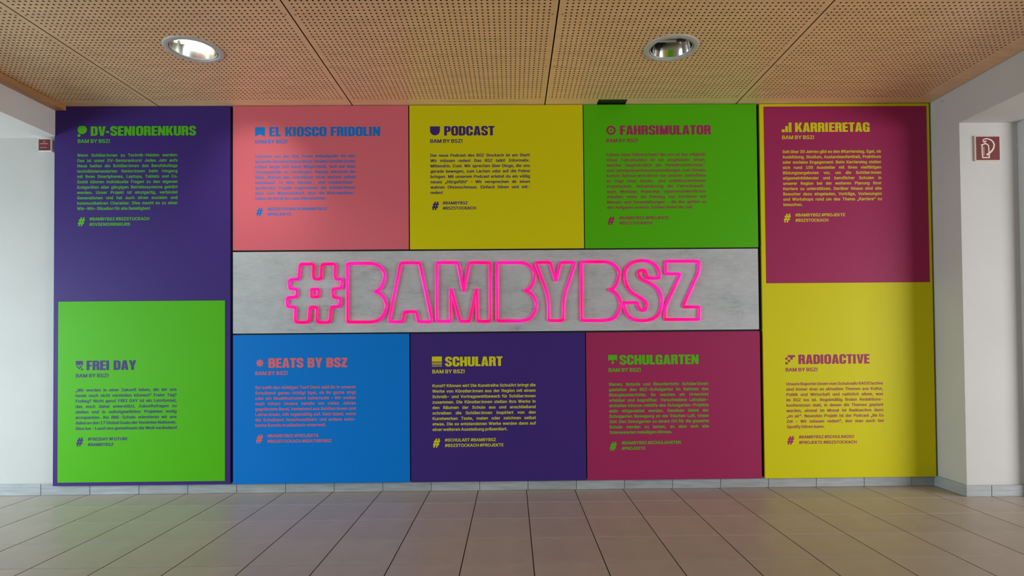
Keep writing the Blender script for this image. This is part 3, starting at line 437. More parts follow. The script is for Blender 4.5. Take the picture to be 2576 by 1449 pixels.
 'ö':(396,['198 -7 157 -1 117 16 90 36 67 62 49 93 36 132 31 166 33 224 39 256 56 298 74 324 99 349 132 369 163 379 206 385 239 384 273 377 308 362 337 341 360 316 377 284 391 239 395 211 394 152 386 117 368 74 350 49 327 27 291 6 269 -1 227 -7','205 72 219 71 234 75 252 86 262 96 272 109 282 131 291 177 289 221 283 242 275 263 261 283 245 297 231 303 217 306 196 303 182 297 168 286 158 273 143 242 135 197 139 151 153 112 174 86 186 78','134 412 122 414 109 420 93 437 86 457 86 469 90 483 103 500 123 511 156 514 174 509 188 502 203 484 207 469 207 453 203 441 189 423 176 415 158 411','266 412 253 414 241 420 224 437 217 457 218 468 222 483 232 498 251 509 271 514 303 511 319 502 334 486 339 471 339 453 336 443 325 427 308 416 289 411']),
 'ü':(391,['174 -4 130 4 97 22 72 48 56 82 48 122 48 365 50 372 59 379 70 380 131 380 141 378 149 372 151 365 151 148 153 126 160 106 174 87 189 78 207 75 227 79 245 90 260 110 268 133 271 156 271 365 272 372 281 378 291 380 352 380 365 377 370 373 373 366 373 16 371 8 364 2 354 0 292 0 277 4 270 15 251 6 222 -2 201 -5','131 412 119 414 106 421 90 438 84 456 84 471 90 486 101 500 122 511 157 513 177 507 192 496 201 483 205 470 206 457 201 440 185 422 171 414 156 412','262 412 240 419 221 438 216 456 216 470 220 485 236 503 255 511 291 513 312 506 325 495 335 477 337 453 331 437 316 422 302 414 289 412']),
 '–':(336,['18 175 4 179 0 189 0 241 4 249 12 253 346 254 361 250 366 241 366 187 362 180 354 176']),
 '“':(291,['65 296 51 301 47 313 94 485 99 495 115 500 164 500 176 497 183 491 185 480 161 331 161 322 210 493 218 499 229 500 278 500 286 499 295 493 297 486 296 470 271 310 265 300 249 295 180 295 165 299 159 308 151 299 138 295']),
 '„':(279,['53 -110 46 -109 38 -104 35 -90 61 80 67 89 83 94 152 94 167 90 173 81 181 90 196 94 264 94 274 92 282 87 285 74 238 -96 233 -106 217 -111 168 -111 156 -108 149 -101 148 -90 172 68 123 -103 116 -109 106 -111']),
 ' ':(130,[]),
}
HEAD={
 'O':(368,['132 -7 113 -5 91 0 76 6 53 18 41 27 22 48 11 68 4 86 0 111 0 389 1 401 4 414 10 432 19 448 28 459 42 474 53 482 77 495 101 502 133 507 206 508 227 505 241 502 263 495 281 486 298 474 312 459 321 448 330 432 336 414 340 389 340 111 339 99 332 74 318 48 298 26 278 13 249 0 219 -6 206 -7','164 76 174 75 181 77 192 84 202 101 207 124 207 377 205 392 197 410 191 417 186 421 173 425 159 423 148 416 138 399 132 376 133 123 135 108 143 91 150 82']),
 'C':(358,['132 -7 113 -5 91 0 76 6 53 18 41 27 22 48 11 68 4 86 0 111 0 389 1 401 8 426 22 452 42 474 62 487 91 500 121 506 134 508 196 508 209 506 231 502 247 497 277 482 288 474 302 459 315 442 326 414 330 391 330 302 327 300 198 301 197 377 193 398 190 407 186 413 178 421 169 425 156 423 144 414 137 398 132 376 132 124 137 102 144 87 153 78 159 75 169 75 174 77 187 88 193 102 197 123 198 199 327 200 329 199 330 197 330 111 329 99 322 74 308 48 288 26 271 14 239 0 209 -6 196 -7']),
 'G':(363,['132 -7 113 -5 91 0 76 6 53 18 41 27 22 48 11 68 4 86 0 111 0 389 1 401 4 414 10 432 23 453 43 474 59 486 76 494 101 502 133 507 201 508 222 505 252 497 282 482 299 468 316 448 327 426 334 401 335 389 335 322 332 320 203 321 202 377 198 397 192 411 182 421 172 425 158 423 148 417 143 411 138 401 132 376 132 124 134 114 138 99 143 89 153 79 164 75 177 77 187 83 192 89 197 99 201 113 202 124 202 188 201 190 173 190 170 192 171 264 334 264 335 2 332 0 253 0 248 1 222 -5 202 -7']),
 'D':(358,['2 0 0 3 1 499 188 500 228 493 247 487 263 480 287 464 301 449 312 434 323 411 327 396 330 378 330 122 327 104 323 89 312 66 301 50 287 36 276 28 253 15 222 5 187 0','133 91 154 90 166 93 177 99 184 106 191 117 197 141 197 359 192 381 184 394 173 403 166 407 154 410 134 410 132 407']),
 'S':(353,['132 -7 99 -2 74 7 53 18 43 26 23 47 11 68 4 87 0 111 0 158 3 160 132 159 133 122 135 106 139 94 143 86 151 78 159 75 166 75 173 78 181 86 190 106 192 123 192 184 59 245 25 281 0 331 0 389 1 401 8 426 22 452 42 474 59 486 91 500 121 506 134 508 191 508 204 506 234 500 266 486 283 474 303 452 317 426 324 401 325 389 325 342 322 340 193 341 192 378 190 394 186 406 182 414 174 422 166 425 159 425 152 422 144 414 135 394 132 377 133 316 263 256 300 219 325 169 325 111 324 99 317 74 303 48 283 26 266 14 234 0 204 -6 191 -7']),
 'E':(298,['2 0 0 3 1 499 269 499 269 411 136 410 133 408 133 296 254 294 255 213 254 211 252 210 133 209 132 93 133 91 136 90 269 89 269 1']),
 'F':(290,['2 0 0 3 1 499 259 499 259 411 136 410 133 409 132 407 133 286 244 284 244 201 133 199 132 1']),
 'L':(280,['2 0 0 3 0 498 3 500 131 500 132 497 133 97 136 95 249 94 250 2 247 0']),
 'T':(315,['81 0 79 3 79 408 76 410 1 411 0 498 3 500 288 500 290 497 289 411 214 410 211 408 211 2 208 0']),
 'I':(182,['2 0 0 3 0 498 3 500 131 500 132 497 132 2 129 0']),
 'H':(368,['2 0 0 3 1 499 132 499 133 302 136 300 204 300 207 301 207 303 208 499 339 499 339 1 208 1 207 203 204 205 136 205 133 204 132 202 132 1']),
 'N':(372,['2 0 0 3 1 499 122 500 126 498 224 274 227 271 228 499 344 499 344 1 223 0 219 2 121 226 118 229 117 1']),
 'M':(458,['2 0 0 3 1 499 144 499 213 233 214 229 216 229 286 499 429 499 429 1 318 1 317 119 314 114 279 1 152 0 149 3 147 11 116 114 113 119 112 1']),
 'U':(363,['132 -7 112 -5 89 0 66 10 48 20 34 32 23 44 15 56 5 78 0 106 0 498 3 500 129 500 132 498 133 121 138 99 146 88 159 80 173 80 184 84 193 93 197 99 202 121 203 498 206 500 333 500 335 497 335 106 328 74 320 56 302 32 279 15 259 5 229 -4 202 -7']),
 'J':(278,['94 -7 64 -1 39 12 21 28 10 44 3 64 0 81 0 173 3 175 99 174 100 97 102 89 106 82 109 81 113 84 116 89 118 98 118 498 121 500 248 500 250 497 250 82 247 64 240 46 229 28 211 12 192 2 172 -5 154 -7']),
 'P':(342,['2 0 0 3 1 499 202 500 234 495 253 488 268 481 287 467 298 455 308 437 314 419 315 409 315 279 312 264 303 243 292 228 274 213 253 202 234 195 202 190 133 189 132 1','133 271 157 270 168 274 177 283 182 298 182 392 180 402 173 412 166 417 157 420 136 420 133 418']),
 'R':(358,['2 0 0 3 1 499 207 500 239 495 258 488 273 481 292 467 308 447 317 426 320 411 320 299 313 273 308 263 300 252 301 250 308 250 310 248 315 147 334 1 201 1 199 8 185 146 185 208 182 210 136 210 133 209 132 207 132 1','133 291 162 290 171 293 178 298 182 303 187 318 188 391 186 398 182 407 178 412 171 417 162 420 136 420 133 418']),
 'B':(358,['2 0 0 3 1 499 203 500 224 497 247 492 278 478 288 471 301 458 311 441 315 424 315 296 311 279 299 258 310 248 321 233 327 218 330 204 330 81 327 67 321 52 306 33 287 19 268 10 238 3 217 0','133 81 171 80 178 82 188 88 195 98 198 109 197 177 192 192 184 200 178 203 171 205 136 205 133 203','133 301 157 300 168 304 177 313 182 328 182 391 181 398 177 407 173 412 166 417 157 420 136 420 133 418']),
 'K':(375,['2 0 0 3 1 499 132 499 133 271 138 282 219 498 223 500 348 500 348 497 343 486 250 289 351 12 354 1 216 1 167 173 164 178 133 127 132 1']),
 'A':(375,['2 0 0 2 3 16 93 498 96 500 257 499 264 468 349 1 217 0 215 2 214 8 206 84 147 85 144 83 143 76 136 8 134 1','153 166 194 165 197 167 176 373 174 372 173 361 153 171']),
 'V':(360,['97 0 94 4 90 24 1 499 129 500 132 498 168 151 169 138 171 137 208 498 211 500 338 500 340 497 245 2 242 0']),
 'Y':(370,['111 0 109 3 109 199 4 488 1 499 139 499 141 496 173 341 174 334 176 334 209 496 211 499 348 500 349 497 346 488 241 199 241 2 238 0']),
 'Z':(318,['2 0 0 3 0 91 134 408 131 410 11 411 11 499 284 499 285 409 151 92 154 90 289 89 289 1']),
 '-':(200,['2 150 0 153 1 249 149 249 149 151']),
 ' ':(170,[]),
}
# where each block of print stands on the panel face, metres
LAYOUT = {
'dv': {'icon': [0.0617, 2.211, 0.1193, 2.2789], 'title': [0.1426, 0.7913, 2.2173, 0.06], 'sub': [0.0606, 0.2619, 2.1731], 'body': [0.0597, 0.6777, 2.0873, 1.7567, 0.5093, 11], 'hash': [0.0617, 1.6574, 0.1162, 1.7111], 'tags': [0.1367, 1.6915, 1.6582, 0.5051, 0.3869]},
'kiosk': {'icon': [1.1552, 2.2065, 1.2162, 2.2666], 'title': [1.2433, 1.9297, 2.2079, 0.059], 'sub': [1.1531, 1.3545, 2.1641], 'body': [1.1544, 1.7733, 2.0758, 1.8127, 1.5939, 9], 'hash': [1.1576, 1.7124, 1.2083, 1.7639], 'tags': [1.2313, 1.7467, 1.714, 1.5991, 1.3775]},
'podcast': {'icon': [2.2389, 2.2103, 2.3006, 2.2664], 'title': [2.3269, 2.6397, 2.2085, 0.0591], 'sub': [2.2372, 2.4406, 2.1629], 'body': [2.2388, 2.8589, 2.0757, 1.8433, 2.3158, 8], 'hash': [2.2444, 1.744, 2.2964, 1.7957], 'tags': [2.3147, 1.7778, 1.7456, 2.4707, 2.5216]},
'sim': {'icon': [3.3377, 2.208, 3.3974, 2.2657], 'title': [3.4242, 3.9938, 2.2076, 0.0594], 'sub': [3.3344, 3.537, 2.1612], 'body': [3.3362, 3.9575, 2.0744, 1.7444, 3.8773, 11], 'hash': [3.3363, 1.6442, 3.3889, 1.696], 'tags': [3.4127, 1.678, 1.6458, 3.7253, 3.6186]},
'karriere': {'icon': [4.4382, 2.2194, 4.5, 2.28], 'title': [4.5225, 4.9932, 2.22, 0.0603], 'sub': [4.4374, 4.642, 2.1752], 'body': [4.4395, 5.0613, 2.0874, 1.755, 4.5617, 11], 'hash': [4.4379, 1.6524, 4.4919, 1.7071], 'tags': [4.5144, 1.6891, 1.656, 4.8283, 4.7221]},
'frei': {'icon': [0.0586, 0.7682, 0.1019, 0.8267], 'title': [0.1239, 0.4261, 0.7688, 0.0573], 'sub': [0.0563, 0.2587, 0.7244], 'body': [0.0567, 0.6736, 0.6378, 0.4035, 0.6774, 8], 'hash': [0.0591, 0.3037, 0.1106, 0.3569], 'tags': [0.1324, 0.3374, 0.3038, 0.3763, 0.2895]},
'beats': {'icon': [1.1566, 0.7757, 1.2105, 0.8307], 'title': [1.2359, 1.7218, 0.7735, 0.0583], 'sub': [1.1531, 1.3553, 0.7294], 'body': [1.1538, 1.7732, 0.6429, 0.4115, 1.5914, 8], 'hash': [1.1556, 0.3108, 1.2087, 0.3627], 'tags': [1.23, 0.3459, 0.3128, 1.5423, 1.6236]},
'art': {'icon': [2.2426, 0.7723, 2.3041, 0.8343], 'title': [2.3239, 2.6792, 0.7728, 0.0591], 'sub': [2.2417, 2.4452, 0.73], 'body': [2.2426, 2.882, 0.6446, 0.3751, 2.7059, 9], 'hash': [2.2411, 0.2734, 2.2962, 0.3289], 'tags': [2.3189, 0.3093, 0.2761, 2.6345, 2.6815]},
'garten': {'icon': [3.3343, 0.7773, 3.3895, 0.8346], 'title': [3.4042, 3.8969, 0.7738, 0.06], 'sub': [3.3331, 3.5371, 0.7299], 'body': [3.3356, 3.9553, 0.6435, 0.3468, 3.7274, 10], 'hash': [3.3333, 0.2427, 3.3869, 0.2963], 'tags': [3.4111, 0.2808, 0.2468, 3.7803, 3.5592]},
'radio': {'icon': [4.4385, 0.7667, 4.4992, 0.8242], 'title': [4.5201, 4.9662, 0.7675, 0.0588], 'sub': [4.4363, 4.6397, 0.722], 'body': [4.4391, 5.0469, 0.636, 0.3702, 4.6772, 9], 'hash': [4.4374, 0.2692, 4.4909, 0.3215], 'tags': [4.5145, 0.306, 0.2719, 4.8596, 4.8759]}}
NEON = {
'#': [[1.4343, 1.4136], [1.5158, 1.4131], [1.5129, 1.3193], [1.563, 1.319], [1.5675, 1.4127], [1.6512, 1.4121], [1.6445, 1.3184], [1.6941, 1.318], [1.6875, 1.2597], [1.6343, 1.2601], [1.632, 1.2039], [1.6815, 1.2035], [1.6749, 1.1469], [1.6233, 1.1473], [1.6145, 1.0512], [1.532, 1.0518], [1.5365, 1.1469], [1.4923, 1.1472], [1.4847, 1.0522], [1.4007, 1.0529], [1.403, 1.1479], [1.3503, 1.15], [1.3525, 1.2071], [1.4126, 1.2077], [1.4117, 1.2602], [1.3638, 1.2605], [1.3671, 1.3177], [1.4262, 1.3189]] ,
'o': [[1.5022, 1.2568], [1.5469, 1.2565], [1.5457, 1.2094], [1.501, 1.2097]] ,
'B1': [[1.7248, 1.4148], [1.885, 1.4137], [1.9249, 1.3946], [1.9531, 1.3569], [1.955, 1.3193], [1.9404, 1.2766], [1.9163, 1.2462], [1.8885, 1.2394], [1.9173, 1.2323], [1.9455, 1.2069], [1.964, 1.1612], [1.9622, 1.1291], [1.945, 1.0918], [1.9208, 1.0626], [1.8728, 1.0507], [1.7236, 1.0519]] ,
'B2': [[2.6498, 1.4131], [2.8134, 1.412], [2.8535, 1.3929], [2.8817, 1.355], [2.8835, 1.3174], [2.8686, 1.2745], [2.8442, 1.2441], [2.8162, 1.2373], [2.8451, 1.2301], [2.8733, 1.2046], [2.8917, 1.1589], [2.8898, 1.1267], [2.8723, 1.0893], [2.8479, 1.06], [2.7996, 1.0502], [2.647, 1.0514]] ,
'B3': [[3.1741, 1.4148], [3.3382, 1.4137], [3.3784, 1.3946], [3.4065, 1.3566], [3.4083, 1.3189], [3.3932, 1.276], [3.3687, 1.2455], [3.3406, 1.2387], [3.3696, 1.2315], [3.3978, 1.206], [3.4162, 1.1602], [3.4142, 1.1279], [3.3965, 1.0905], [3.372, 1.0611], [3.3235, 1.0486], [3.1703, 1.0498]] ,
'A': [[2.0549, 1.4162], [2.1693, 1.4154], [2.2453, 1.0493], [2.1598, 1.05], [2.1479, 1.1127], [2.0758, 1.1132], [2.0638, 1.0507], [1.9779, 1.0514]] ,
'M': [[2.2763, 1.4158], [2.4064, 1.4148], [2.441, 1.2283], [2.4787, 1.4143], [2.6074, 1.4134], [2.6057, 1.049], [2.5254, 1.0497], [2.5232, 1.2599], [2.4762, 1.0501], [2.4174, 1.0506], [2.3615, 1.2611], [2.3602, 1.051], [2.2741, 1.0517]] ,
'Y': [[2.887, 1.4131], [2.9794, 1.4124], [3.0132, 1.2885], [3.0455, 1.412], [3.138, 1.4113], [3.0595, 1.1941], [3.0576, 1.0502], [2.9669, 1.0509], [2.9682, 1.1948]] ,
'S': [[3.6609, 1.3096], [3.6586, 1.3403], [3.643, 1.3835], [3.6082, 1.4107], [3.5544, 1.4219], [3.495, 1.4126], [3.4542, 1.3795], [3.4401, 1.3257], [3.4502, 1.2664], [3.482, 1.2204], [3.5462, 1.185], [3.5728, 1.1606], [3.5801, 1.1363], [3.5712, 1.1149], [3.5506, 1.1075], [3.5319, 1.1179], [3.5225, 1.1421], [3.52, 1.1583], [3.4355, 1.1589], [3.4388, 1.1213], [3.4561, 1.0782], [3.4961, 1.051], [3.5499, 1.0441], [3.6092, 1.0528], [3.6527, 1.082], [3.6705, 1.1302], [3.6728, 1.184], [3.6519, 1.238], [3.6066, 1.276], [3.5529, 1.298], [3.5306, 1.3224], [3.5265, 1.3412], [3.5375, 1.3573], [3.5564, 1.3615], [3.5725, 1.3517], [3.5791, 1.3247], [3.5881, 1.3096]] ,
'Z': [[3.6989, 1.4144], [3.9063, 1.413], [3.9053, 1.3466], [3.8015, 1.1292], [3.9045, 1.1284], [3.9024, 1.0504], [3.69, 1.0521], [3.6909, 1.1274], [3.7918, 1.335], [3.6979, 1.3357]] ,}
# ------------------------------------------------------------------ flat lettering
def glyph_mesh(g):
    out = {}
    for ch, (adv, cs) in g.items():
        if not cs: out[ch] = (adv, [], []); continue
        cu = bpy.data.curves.new('g', 'CURVE'); cu.dimensions = '2D'; cu.fill_mode = 'BOTH'
        for c in cs:
            n = [int(v) for v in c.split()]
            sp = cu.splines.new('POLY'); sp.points.add(len(n) // 2 - 1); sp.use_cyclic_u = True
            for k in range(len(n) // 2): sp.points[k].co = (n[2 * k] / 500.0, n[2 * k + 1] / 500.0, 0, 1)
        ob = bpy.data.objects.new('g', cu)
        me = bpy.data.meshes.new_from_object(ob)
        out[ch] = (adv, [tuple(v.co[:2]) for v in me.vertices], [tuple(p.vertices) for p in me.polygons])
        bpy.data.objects.remove(ob); bpy.data.curves.remove(cu); bpy.data.meshes.remove(me)
    return out
GB, GH = glyph_mesh(BODY), glyph_mesh(HEAD)

def width(txt, g): return sum(g[c][0] for c in txt) / 500.0

class Print:
    """collects flat shapes lying on a vertical face looking towards -Y"""
    def __init__(self, y): self.y = y; self.V = []; self.F = []
    def word(self, txt, x, z, h, sx, g):
        for c in txt:
            a, vs, fs = g[c]; n = len(self.V)
            self.V.extend((x + u * h * sx, self.y, z + v * h) for u, v in vs)
            self.F.extend(tuple(n + i for i in f) for f in fs)
            x += a / 500.0 * h * sx
        return x
    def fit(self, txt, x0, x1, z, h, g): self.word(txt, x0, z, h, (x1 - x0) / (width(txt, g) * h), g)
    def justified(self, txt, x0, x1, z, h, sx):
        ws = txt.split(' '); tot = sum(width(w, GB) for w in ws) * h * sx
        gap = (x1 - x0 - tot) / max(1, len(ws) - 1)
        mn = 0.21 * h
        if gap < mn and len(ws) > 1:
            sx *= (x1 - x0 - mn * (len(ws) - 1)) / tot; gap = mn
        x = x0
        for w in ws: x = self.word(w, x, z, h, sx, GB) + gap
    def polys(self, shapes, x0, z0, x1, z1):
        """shapes in unit coordinates; each a list of contours (outer first, then holes)"""
        from mathutils.geometry import tessellate_polygon
        for i_, cs in enumerate(shapes):
            P = [[Vector((x0 + u * (x1 - x0), z0 + v * (z1 - z0), 0)) for u, v in c] for c in cs]
            n = len(self.V)
            for c in P: self.V.extend((p.x, self.y - 0.00012 * i_, p.y) for p in c)
            self.F.extend(tuple(n + i for i in t) for t in tessellate_polygon(P))
    def build(self, name, m, parent):
        me = bpy.data.meshes.new(name); me.from_pydata(self.V, [], self.F); me.update()
        o = link(name, me, m, parent)
        # the parent may stand away from the origin
        o.matrix_parent_inverse = Matrix.Translation(-Vector(parent.location)) if parent else Matrix()
        return o

def circle(cx, cy, rx, ry=None, n=28, top=None):
    ry = ry or rx
    return [(cx + rx * math.cos(2 * math.pi * k / n), min(cy + ry * math.sin(2 * math.pi * k / n), top if top is not None else 9)) for k in range(n)]
def R4(a, b, c, d): return [(a, b), (c, b), (c, d), (a, d)]
ICON = {
 'dv': [[circle(0.50, 0.66, 0.50, 0.40, 36, 1.0)], [circle(0.16, 0.13, 0.165, 0.14)]],
 'kiosk': [[[(0, 0), (0.5, 0.26), (1, 0), (1, 1), (0, 1)]]],
 'podcast': [[[(0, 1), (0, 0.55)] + [(0.5 - 0.5 * math.cos(math.pi * k / 16), 0.55 - 0.55 * math.sin(math.pi * k / 16)) for k in range(1, 16)] + [(1, 0.55), (1, 1)]]],
 'sim': [[circle(0.5, 0.5, 0.5, n=40), circle(0.5, 0.5, 0.30, n=40)], [circle(0.5, 0.5, 0.115)]],
 'karriere': [[R4(0, 0, 0.30, 0.30)], [R4(0.36, 0, 0.64, 0.64)], [R4(0.71, 0, 1, 1)]],
 'frei': [[[(0, 1), (0, .56), (.06, .49), (.13, .50), (.22, .62), (.30, .66), (.38, .60), (.45, .50), (.53, .49), (.60, .60), (.68, .66), (.77, .62), (.84, .50), (.92, .49), (1, .56), (1, 1)]],
          [circle(.24, .38, .125, .095)], [circle(.49, .22, .125, .10)], [circle(.69, .38, .12, .095)], [R4(.5, .28, .6, .34)], [circle(.86, .10, .13, .10)]],
 'beats': [[[(0.5 + r * math.cos(math.radians(45 * k + a)), 0.5 + r * math.sin(math.radians(45 * k + a))) for k in range(8) for a, r in ((0, 0.5), (13, 0.345), (22.5, 0.335), (32, 0.345))]]],
 'art': [[R4(0, 0.49, 1, 1)], [R4(0, 0.29, 1, 0.40)], [R4(0, 0.14, 1, 0.215)], [R4(0, 0, 1, 0.05)]],
 'garten': [[[(0, .33), (.26, .52), (.5, .33), (.76, .52), (1, .33), (1, 1), (0, 1)]], [[(.5, 0), (.675, .165), (.5, .33), (.325, .165)]]],
 'radio': [[R4(0.25, 0.76, 1, 1)], [R4(0.5, 0.51, 0.75, 0.76)], [R4(0, 0.50, 0.24, 0.74)], [[(0.375, 0.21), (0.53, 0.375), (0.375, 0.54), (0.22, 0.375)]], [R4(0, 0, 0.24, 0.24)]],
}
def slant(P, k=0.30): return [(x * 0.78 + k * y * 0.78, y) for x, y in P]
HASH = [[slant(R4(0.13, 0, 0.36, 1), .38)], [slant(R4(0.50, 0, 0.73, 1), .38)], [slant(R4(-0.01, 0.25, 0.88, 0.45), .38)], [slant(R4(-0.01, 0.57, 0.88, 0.77), .38)]]

# key: (panel colour, text colour, title, body lines, tag lines)
TEXT = {
'dv': ('green', 'DV-SENIORENKURS', ['Wenn Schüler:innen zu Technik-Helden werden:', 'Das ist unser DV-Seniorenkurs! Jedes Jahr aufs', 'Neue helfen die Schüler:innen des Berufskollegs',
  'technikinteressierten Senior:innen beim Umgang', 'mit ihren Smartphones, Laptops, Tablets und Co.', 'Somit können individuelle Fragen zu den eigenen',
  'Endgeräten aller gängigen Betriebssysteme geklärt', 'werden. Unser Projekt ist einzigartig, verbindet', 'Generationen und hat auch einen sozialen und',
  'kommunikativen Charakter. Dies macht es zu einer', 'Win-Win-Situation für alle Beteiligten!'], ['#BAMBYBSZ #BSZSTOCKACH', '#DVSENIORENKURS']),
'kiosk': ('blue', 'EL KIOSCO FRIDOLIN', ['Geboren aus der Not, heute Anlaufpunkt für das', 'gesamte Berufsschulzentrum. Unsere Schüler:innen', 'hatten lange Zeit keine Möglichkeit, sich auf dem',
  'Schulgelände zu verpflegen. Daraus entstand die', 'Idee: Warum den Schulkiosk nicht einfach selbst', 'betreiben? In dem klassen- und schulartüber-',
  'greifenden Projekt organisieren die Schüler:innen', 'alles vom Wareneinkauf, über die Warenpräsen-', 'tation im Kiosk bis zum Abkassieren.'], ['#BSZSTOCKACH #BAMBYBSZ', '#PROJEKTE']),
'podcast': ('purple', 'PODCAST', ['Der neue Podcast des BSZ Stockach ist am Start!', 'Wir müssen reden! Das BSZ talkt! Informativ.', 'Mittendrin. Cool. Wir sprechen über Dinge, die uns',
  'gerade bewegen, zum Lachen oder auf die Palme', 'bringen. Mit unserem Podcast erlebst du ein völlig', 'neues „Hörgefühl“ – Wir versprechen dir einen',
  'wahren Ohrenschmaus. Einfach hören und mit-', 'reden!'], ['#BAMBYBSZ', '#BSZSTOCKACH']),
'sim': ('magenta', 'FAHRSIMULATOR', ['Fahren ohne Führerschein? Bei uns ist das möglich!', 'Unser Fahrsimulator ist ein umgebauter Smart,', 'welcher hauptsächlich bei Verkehrssicherheits-',
  'und Unfallpräventionsveranstaltungen zum Einsatz', 'kommt. Betreut wird dieser von unserer Juniorfirma', 'im Zuge einer berufs- und realitätsorientierten',
  'Projektarbeit. Aktualisierung der Fahrschulsoft-', 'ware, Montage, Reparatur, eigenverantwortliches', 'Arbeiten sowie die Planung von Einsätzen auf',
  'Messen und Veranstaltungen – All das gehört zu', 'den Aufgaben unserer Schüler:innen der Jufi.'], ['#BAMBYBSZ #PROJEKTE', '#BSZSTOCKACH']),
'karriere': ('yellow', 'KARRIERETAG', ['Seit über 30 Jahren gibt es den #Karrieretag. Egal, ob', 'Ausbildung, Studium, Auslandsaufenthalt, Praktikum', 'oder soziales Engagement: Beim Karrieretag stellen',
  'sich rund 100 Aussteller mit ihren vielfältigen', 'Bildungsangeboten vor, um die Schüler:innen', 'allgemeinbildender und beruflicher Schulen in',
  'unserer Region bei der weiteren Planung ihrer', 'Karriere zu unterstützen. Darüber hinaus sind alle', 'Besucher dazu eingeladen, Vorträge, Vorlesungen',
  'und Workshops rund um das Thema „Karriere“ zu', 'besuchen.'], ['#BAMBYBSZ #PROJEKTE', '#BSZSTOCKACH']),
'frei': ('purple', 'FREI DAY', ['„Wir werden in einer Zukunft leben, die wir uns', 'heute noch nicht vorstellen können!“ Freier Tag?', 'Freitag? Nicht ganz! FREI DAY ist ein Lernformat,',
  'das euch dabei unterstützt, Zukunftsfragen zu', 'stellen und in selbstgewählten Projekten mutig', 'anzupacken. Als BNE-Schule orientieren wir uns',
  'dabei an den 17 Global Goals der Vereinten Nationen.', 'Also los – Lasst uns gemeinsam die Welt verändern!'], ['#FREIDAY #FUTURE', '#BAMBYBSZ']),
'beats': ('pink', 'BEATS BY BSZ', ['Ihr trefft den richtigen Ton? Dann seid ihr in unserer', 'Schulband genau richtig! Egal, ob ihr gerne singt', 'oder ein Musikinstrument beherrscht – Wir wollen',
  'euch hören! Unsere bereits vor vielen Jahren', 'gegründete Band, bestehend aus Schüler:innen und', 'Lehrer:innen, tritt regelmäßig auf. Seid dabei, wenn',
  'die Schulband Abschlussfeiern und andere schu-', 'lische Events musikalisch untermalt.'], ['#BAMBYBSZ #PROJEKTE', '#BSZSTOCKACH #BEATSBYBSZ']),
'art': ('yellow', 'SCHULART', ['Kunst? Können wir! Die Kunstreihe SchulArt bringt die', 'Werke von Künstler:innen aus der Region mit einem', 'Schreib- und Vortragswettbewerb für Schüler:innen',
  'zusammen. Die Künstler:innen stellen ihre Werke in', 'den Räumen der Schule aus und anschließend', 'schreiben die Schüler:innen inspiriert von den',
  'Kunstwerken Texte, malen oder zeichnen selbst', 'etwas. Die so entstandenen Werke werden dann auf', 'einer weiteren Ausstellung präsentiert.'], ['#SCHULART #BAMBYBSZ', '#BSZSTOCKACH #PROJEKTE']),
'garten': ('green', 'SCHULGARTEN', ['Bienen, Botanik und Biounterricht: Schüler:innen', 'gestalten den BSZ-Schulgarten im Rahmen des', 'Biologieunterrichts. So machen wir Unterricht',
  'erlebbar und begreifbar. Verschiedene Lehrplan-', 'einheiten können mithilfe des Schulgarten-Projekts', 'aktiv mitgestaltet werden. Daneben bietet der',
  'Schulgarten Bewegung an der frischen Luft. Unser', 'Ziel: Den Schulgarten zu einem Ort für die gesamte', 'Schule werden zu lassen, an dem sich alle', 'Interessierten beteiligen können.'], ['#BAMBYBSZ #SCHULGARTEN', '#PROJEKTE']),
'radio': ('magenta', 'RADIOACTIVE', ['Unsere Reporter:innen vom Schulradio RADIOactive', 'sind immer dran an aktuellen Themen aus Kultur,', 'Politik und Wirtschaft und natürlich allem, was',
  'im BSZ los ist. Regelmäßig finden Redaktions-', 'konferenzen statt, in denen die Themen geplant', 'werden, einmal im Monat ist Radioactive dann',
  '„on air“. Neuestes Projekt ist der Podcast „Be Es', 'Zet – Wir müssen reden!“, den man auch bei', 'Spotify hören kann.'], ['#BAMBYBSZ #SCHULRADIO', '#PROJEKTE #BSZSTOCKACH']),
}
def lettering(key, y, parent):
    col, title, body, tags = TEXT[key]; L = LAYOUT[key]; m = M[col + '_print']
    p = Print(y); p.polys(ICON[key], L['icon'][0], L['icon'][1], L['icon'][2], L['icon'][3]); p.build('icon', m, parent)
    p = Print(y); t = L['title']; p.fit(title, t[0], t[1] + 0.003, t[2], 0.0590, GH); p.build('title_lettering', m, parent)
    p = Print(y); t = L['sub']; p.fit('BAM BY BSZ!', t[0], t[1], t[2], 0.0232, GB); p.build('subtitle_lettering', m, parent)
    p = Print(y); b = L['body']; n = b[5]
    sx = (b[4] - b[0]) / (width(body[-1], GB) * 0.0186)
    sx = min(max(sx, 0.90), 1.025)
    for k, line in enumerate(body):
        z = b[2] + (b[3] - b[2]) * k / (n - 1)
        if k == n - 1: p.fit(line, b[0], b[4], z, 0.0186, GB)
        else: p.justified(line, b[0], b[1], z, 0.0186, sx)
    p.build('body_lettering', m, parent)
    p = Print(y); h = L['hash']; p.polys(HASH, h[0], h[1], h[2], h[3]); p.build('hash_symbol', m, parent)
    p = Print(y); t = L['tags']
    p.fit(tags[0], t[0], t[3], t[1], 0.0190, GB); p.fit(tags[1], t[0], t[4], t[2], 0.0190, GB); p.build('hashtag_lettering', m, parent)

# ------------------------------------------------------------------ coloured panels
fr = bmesh.new()
for a in ((-0.074, 5.368, 0.0200, 0.0345, 0.072, 2.396),): box_bm(*a, bm=fr)
fr = link('mounting_board', mesh_of(fr, 'mounting_board'), M['black'])
tag(fr, 'black mounting board showing in the gaps between the coloured panels', 'board')

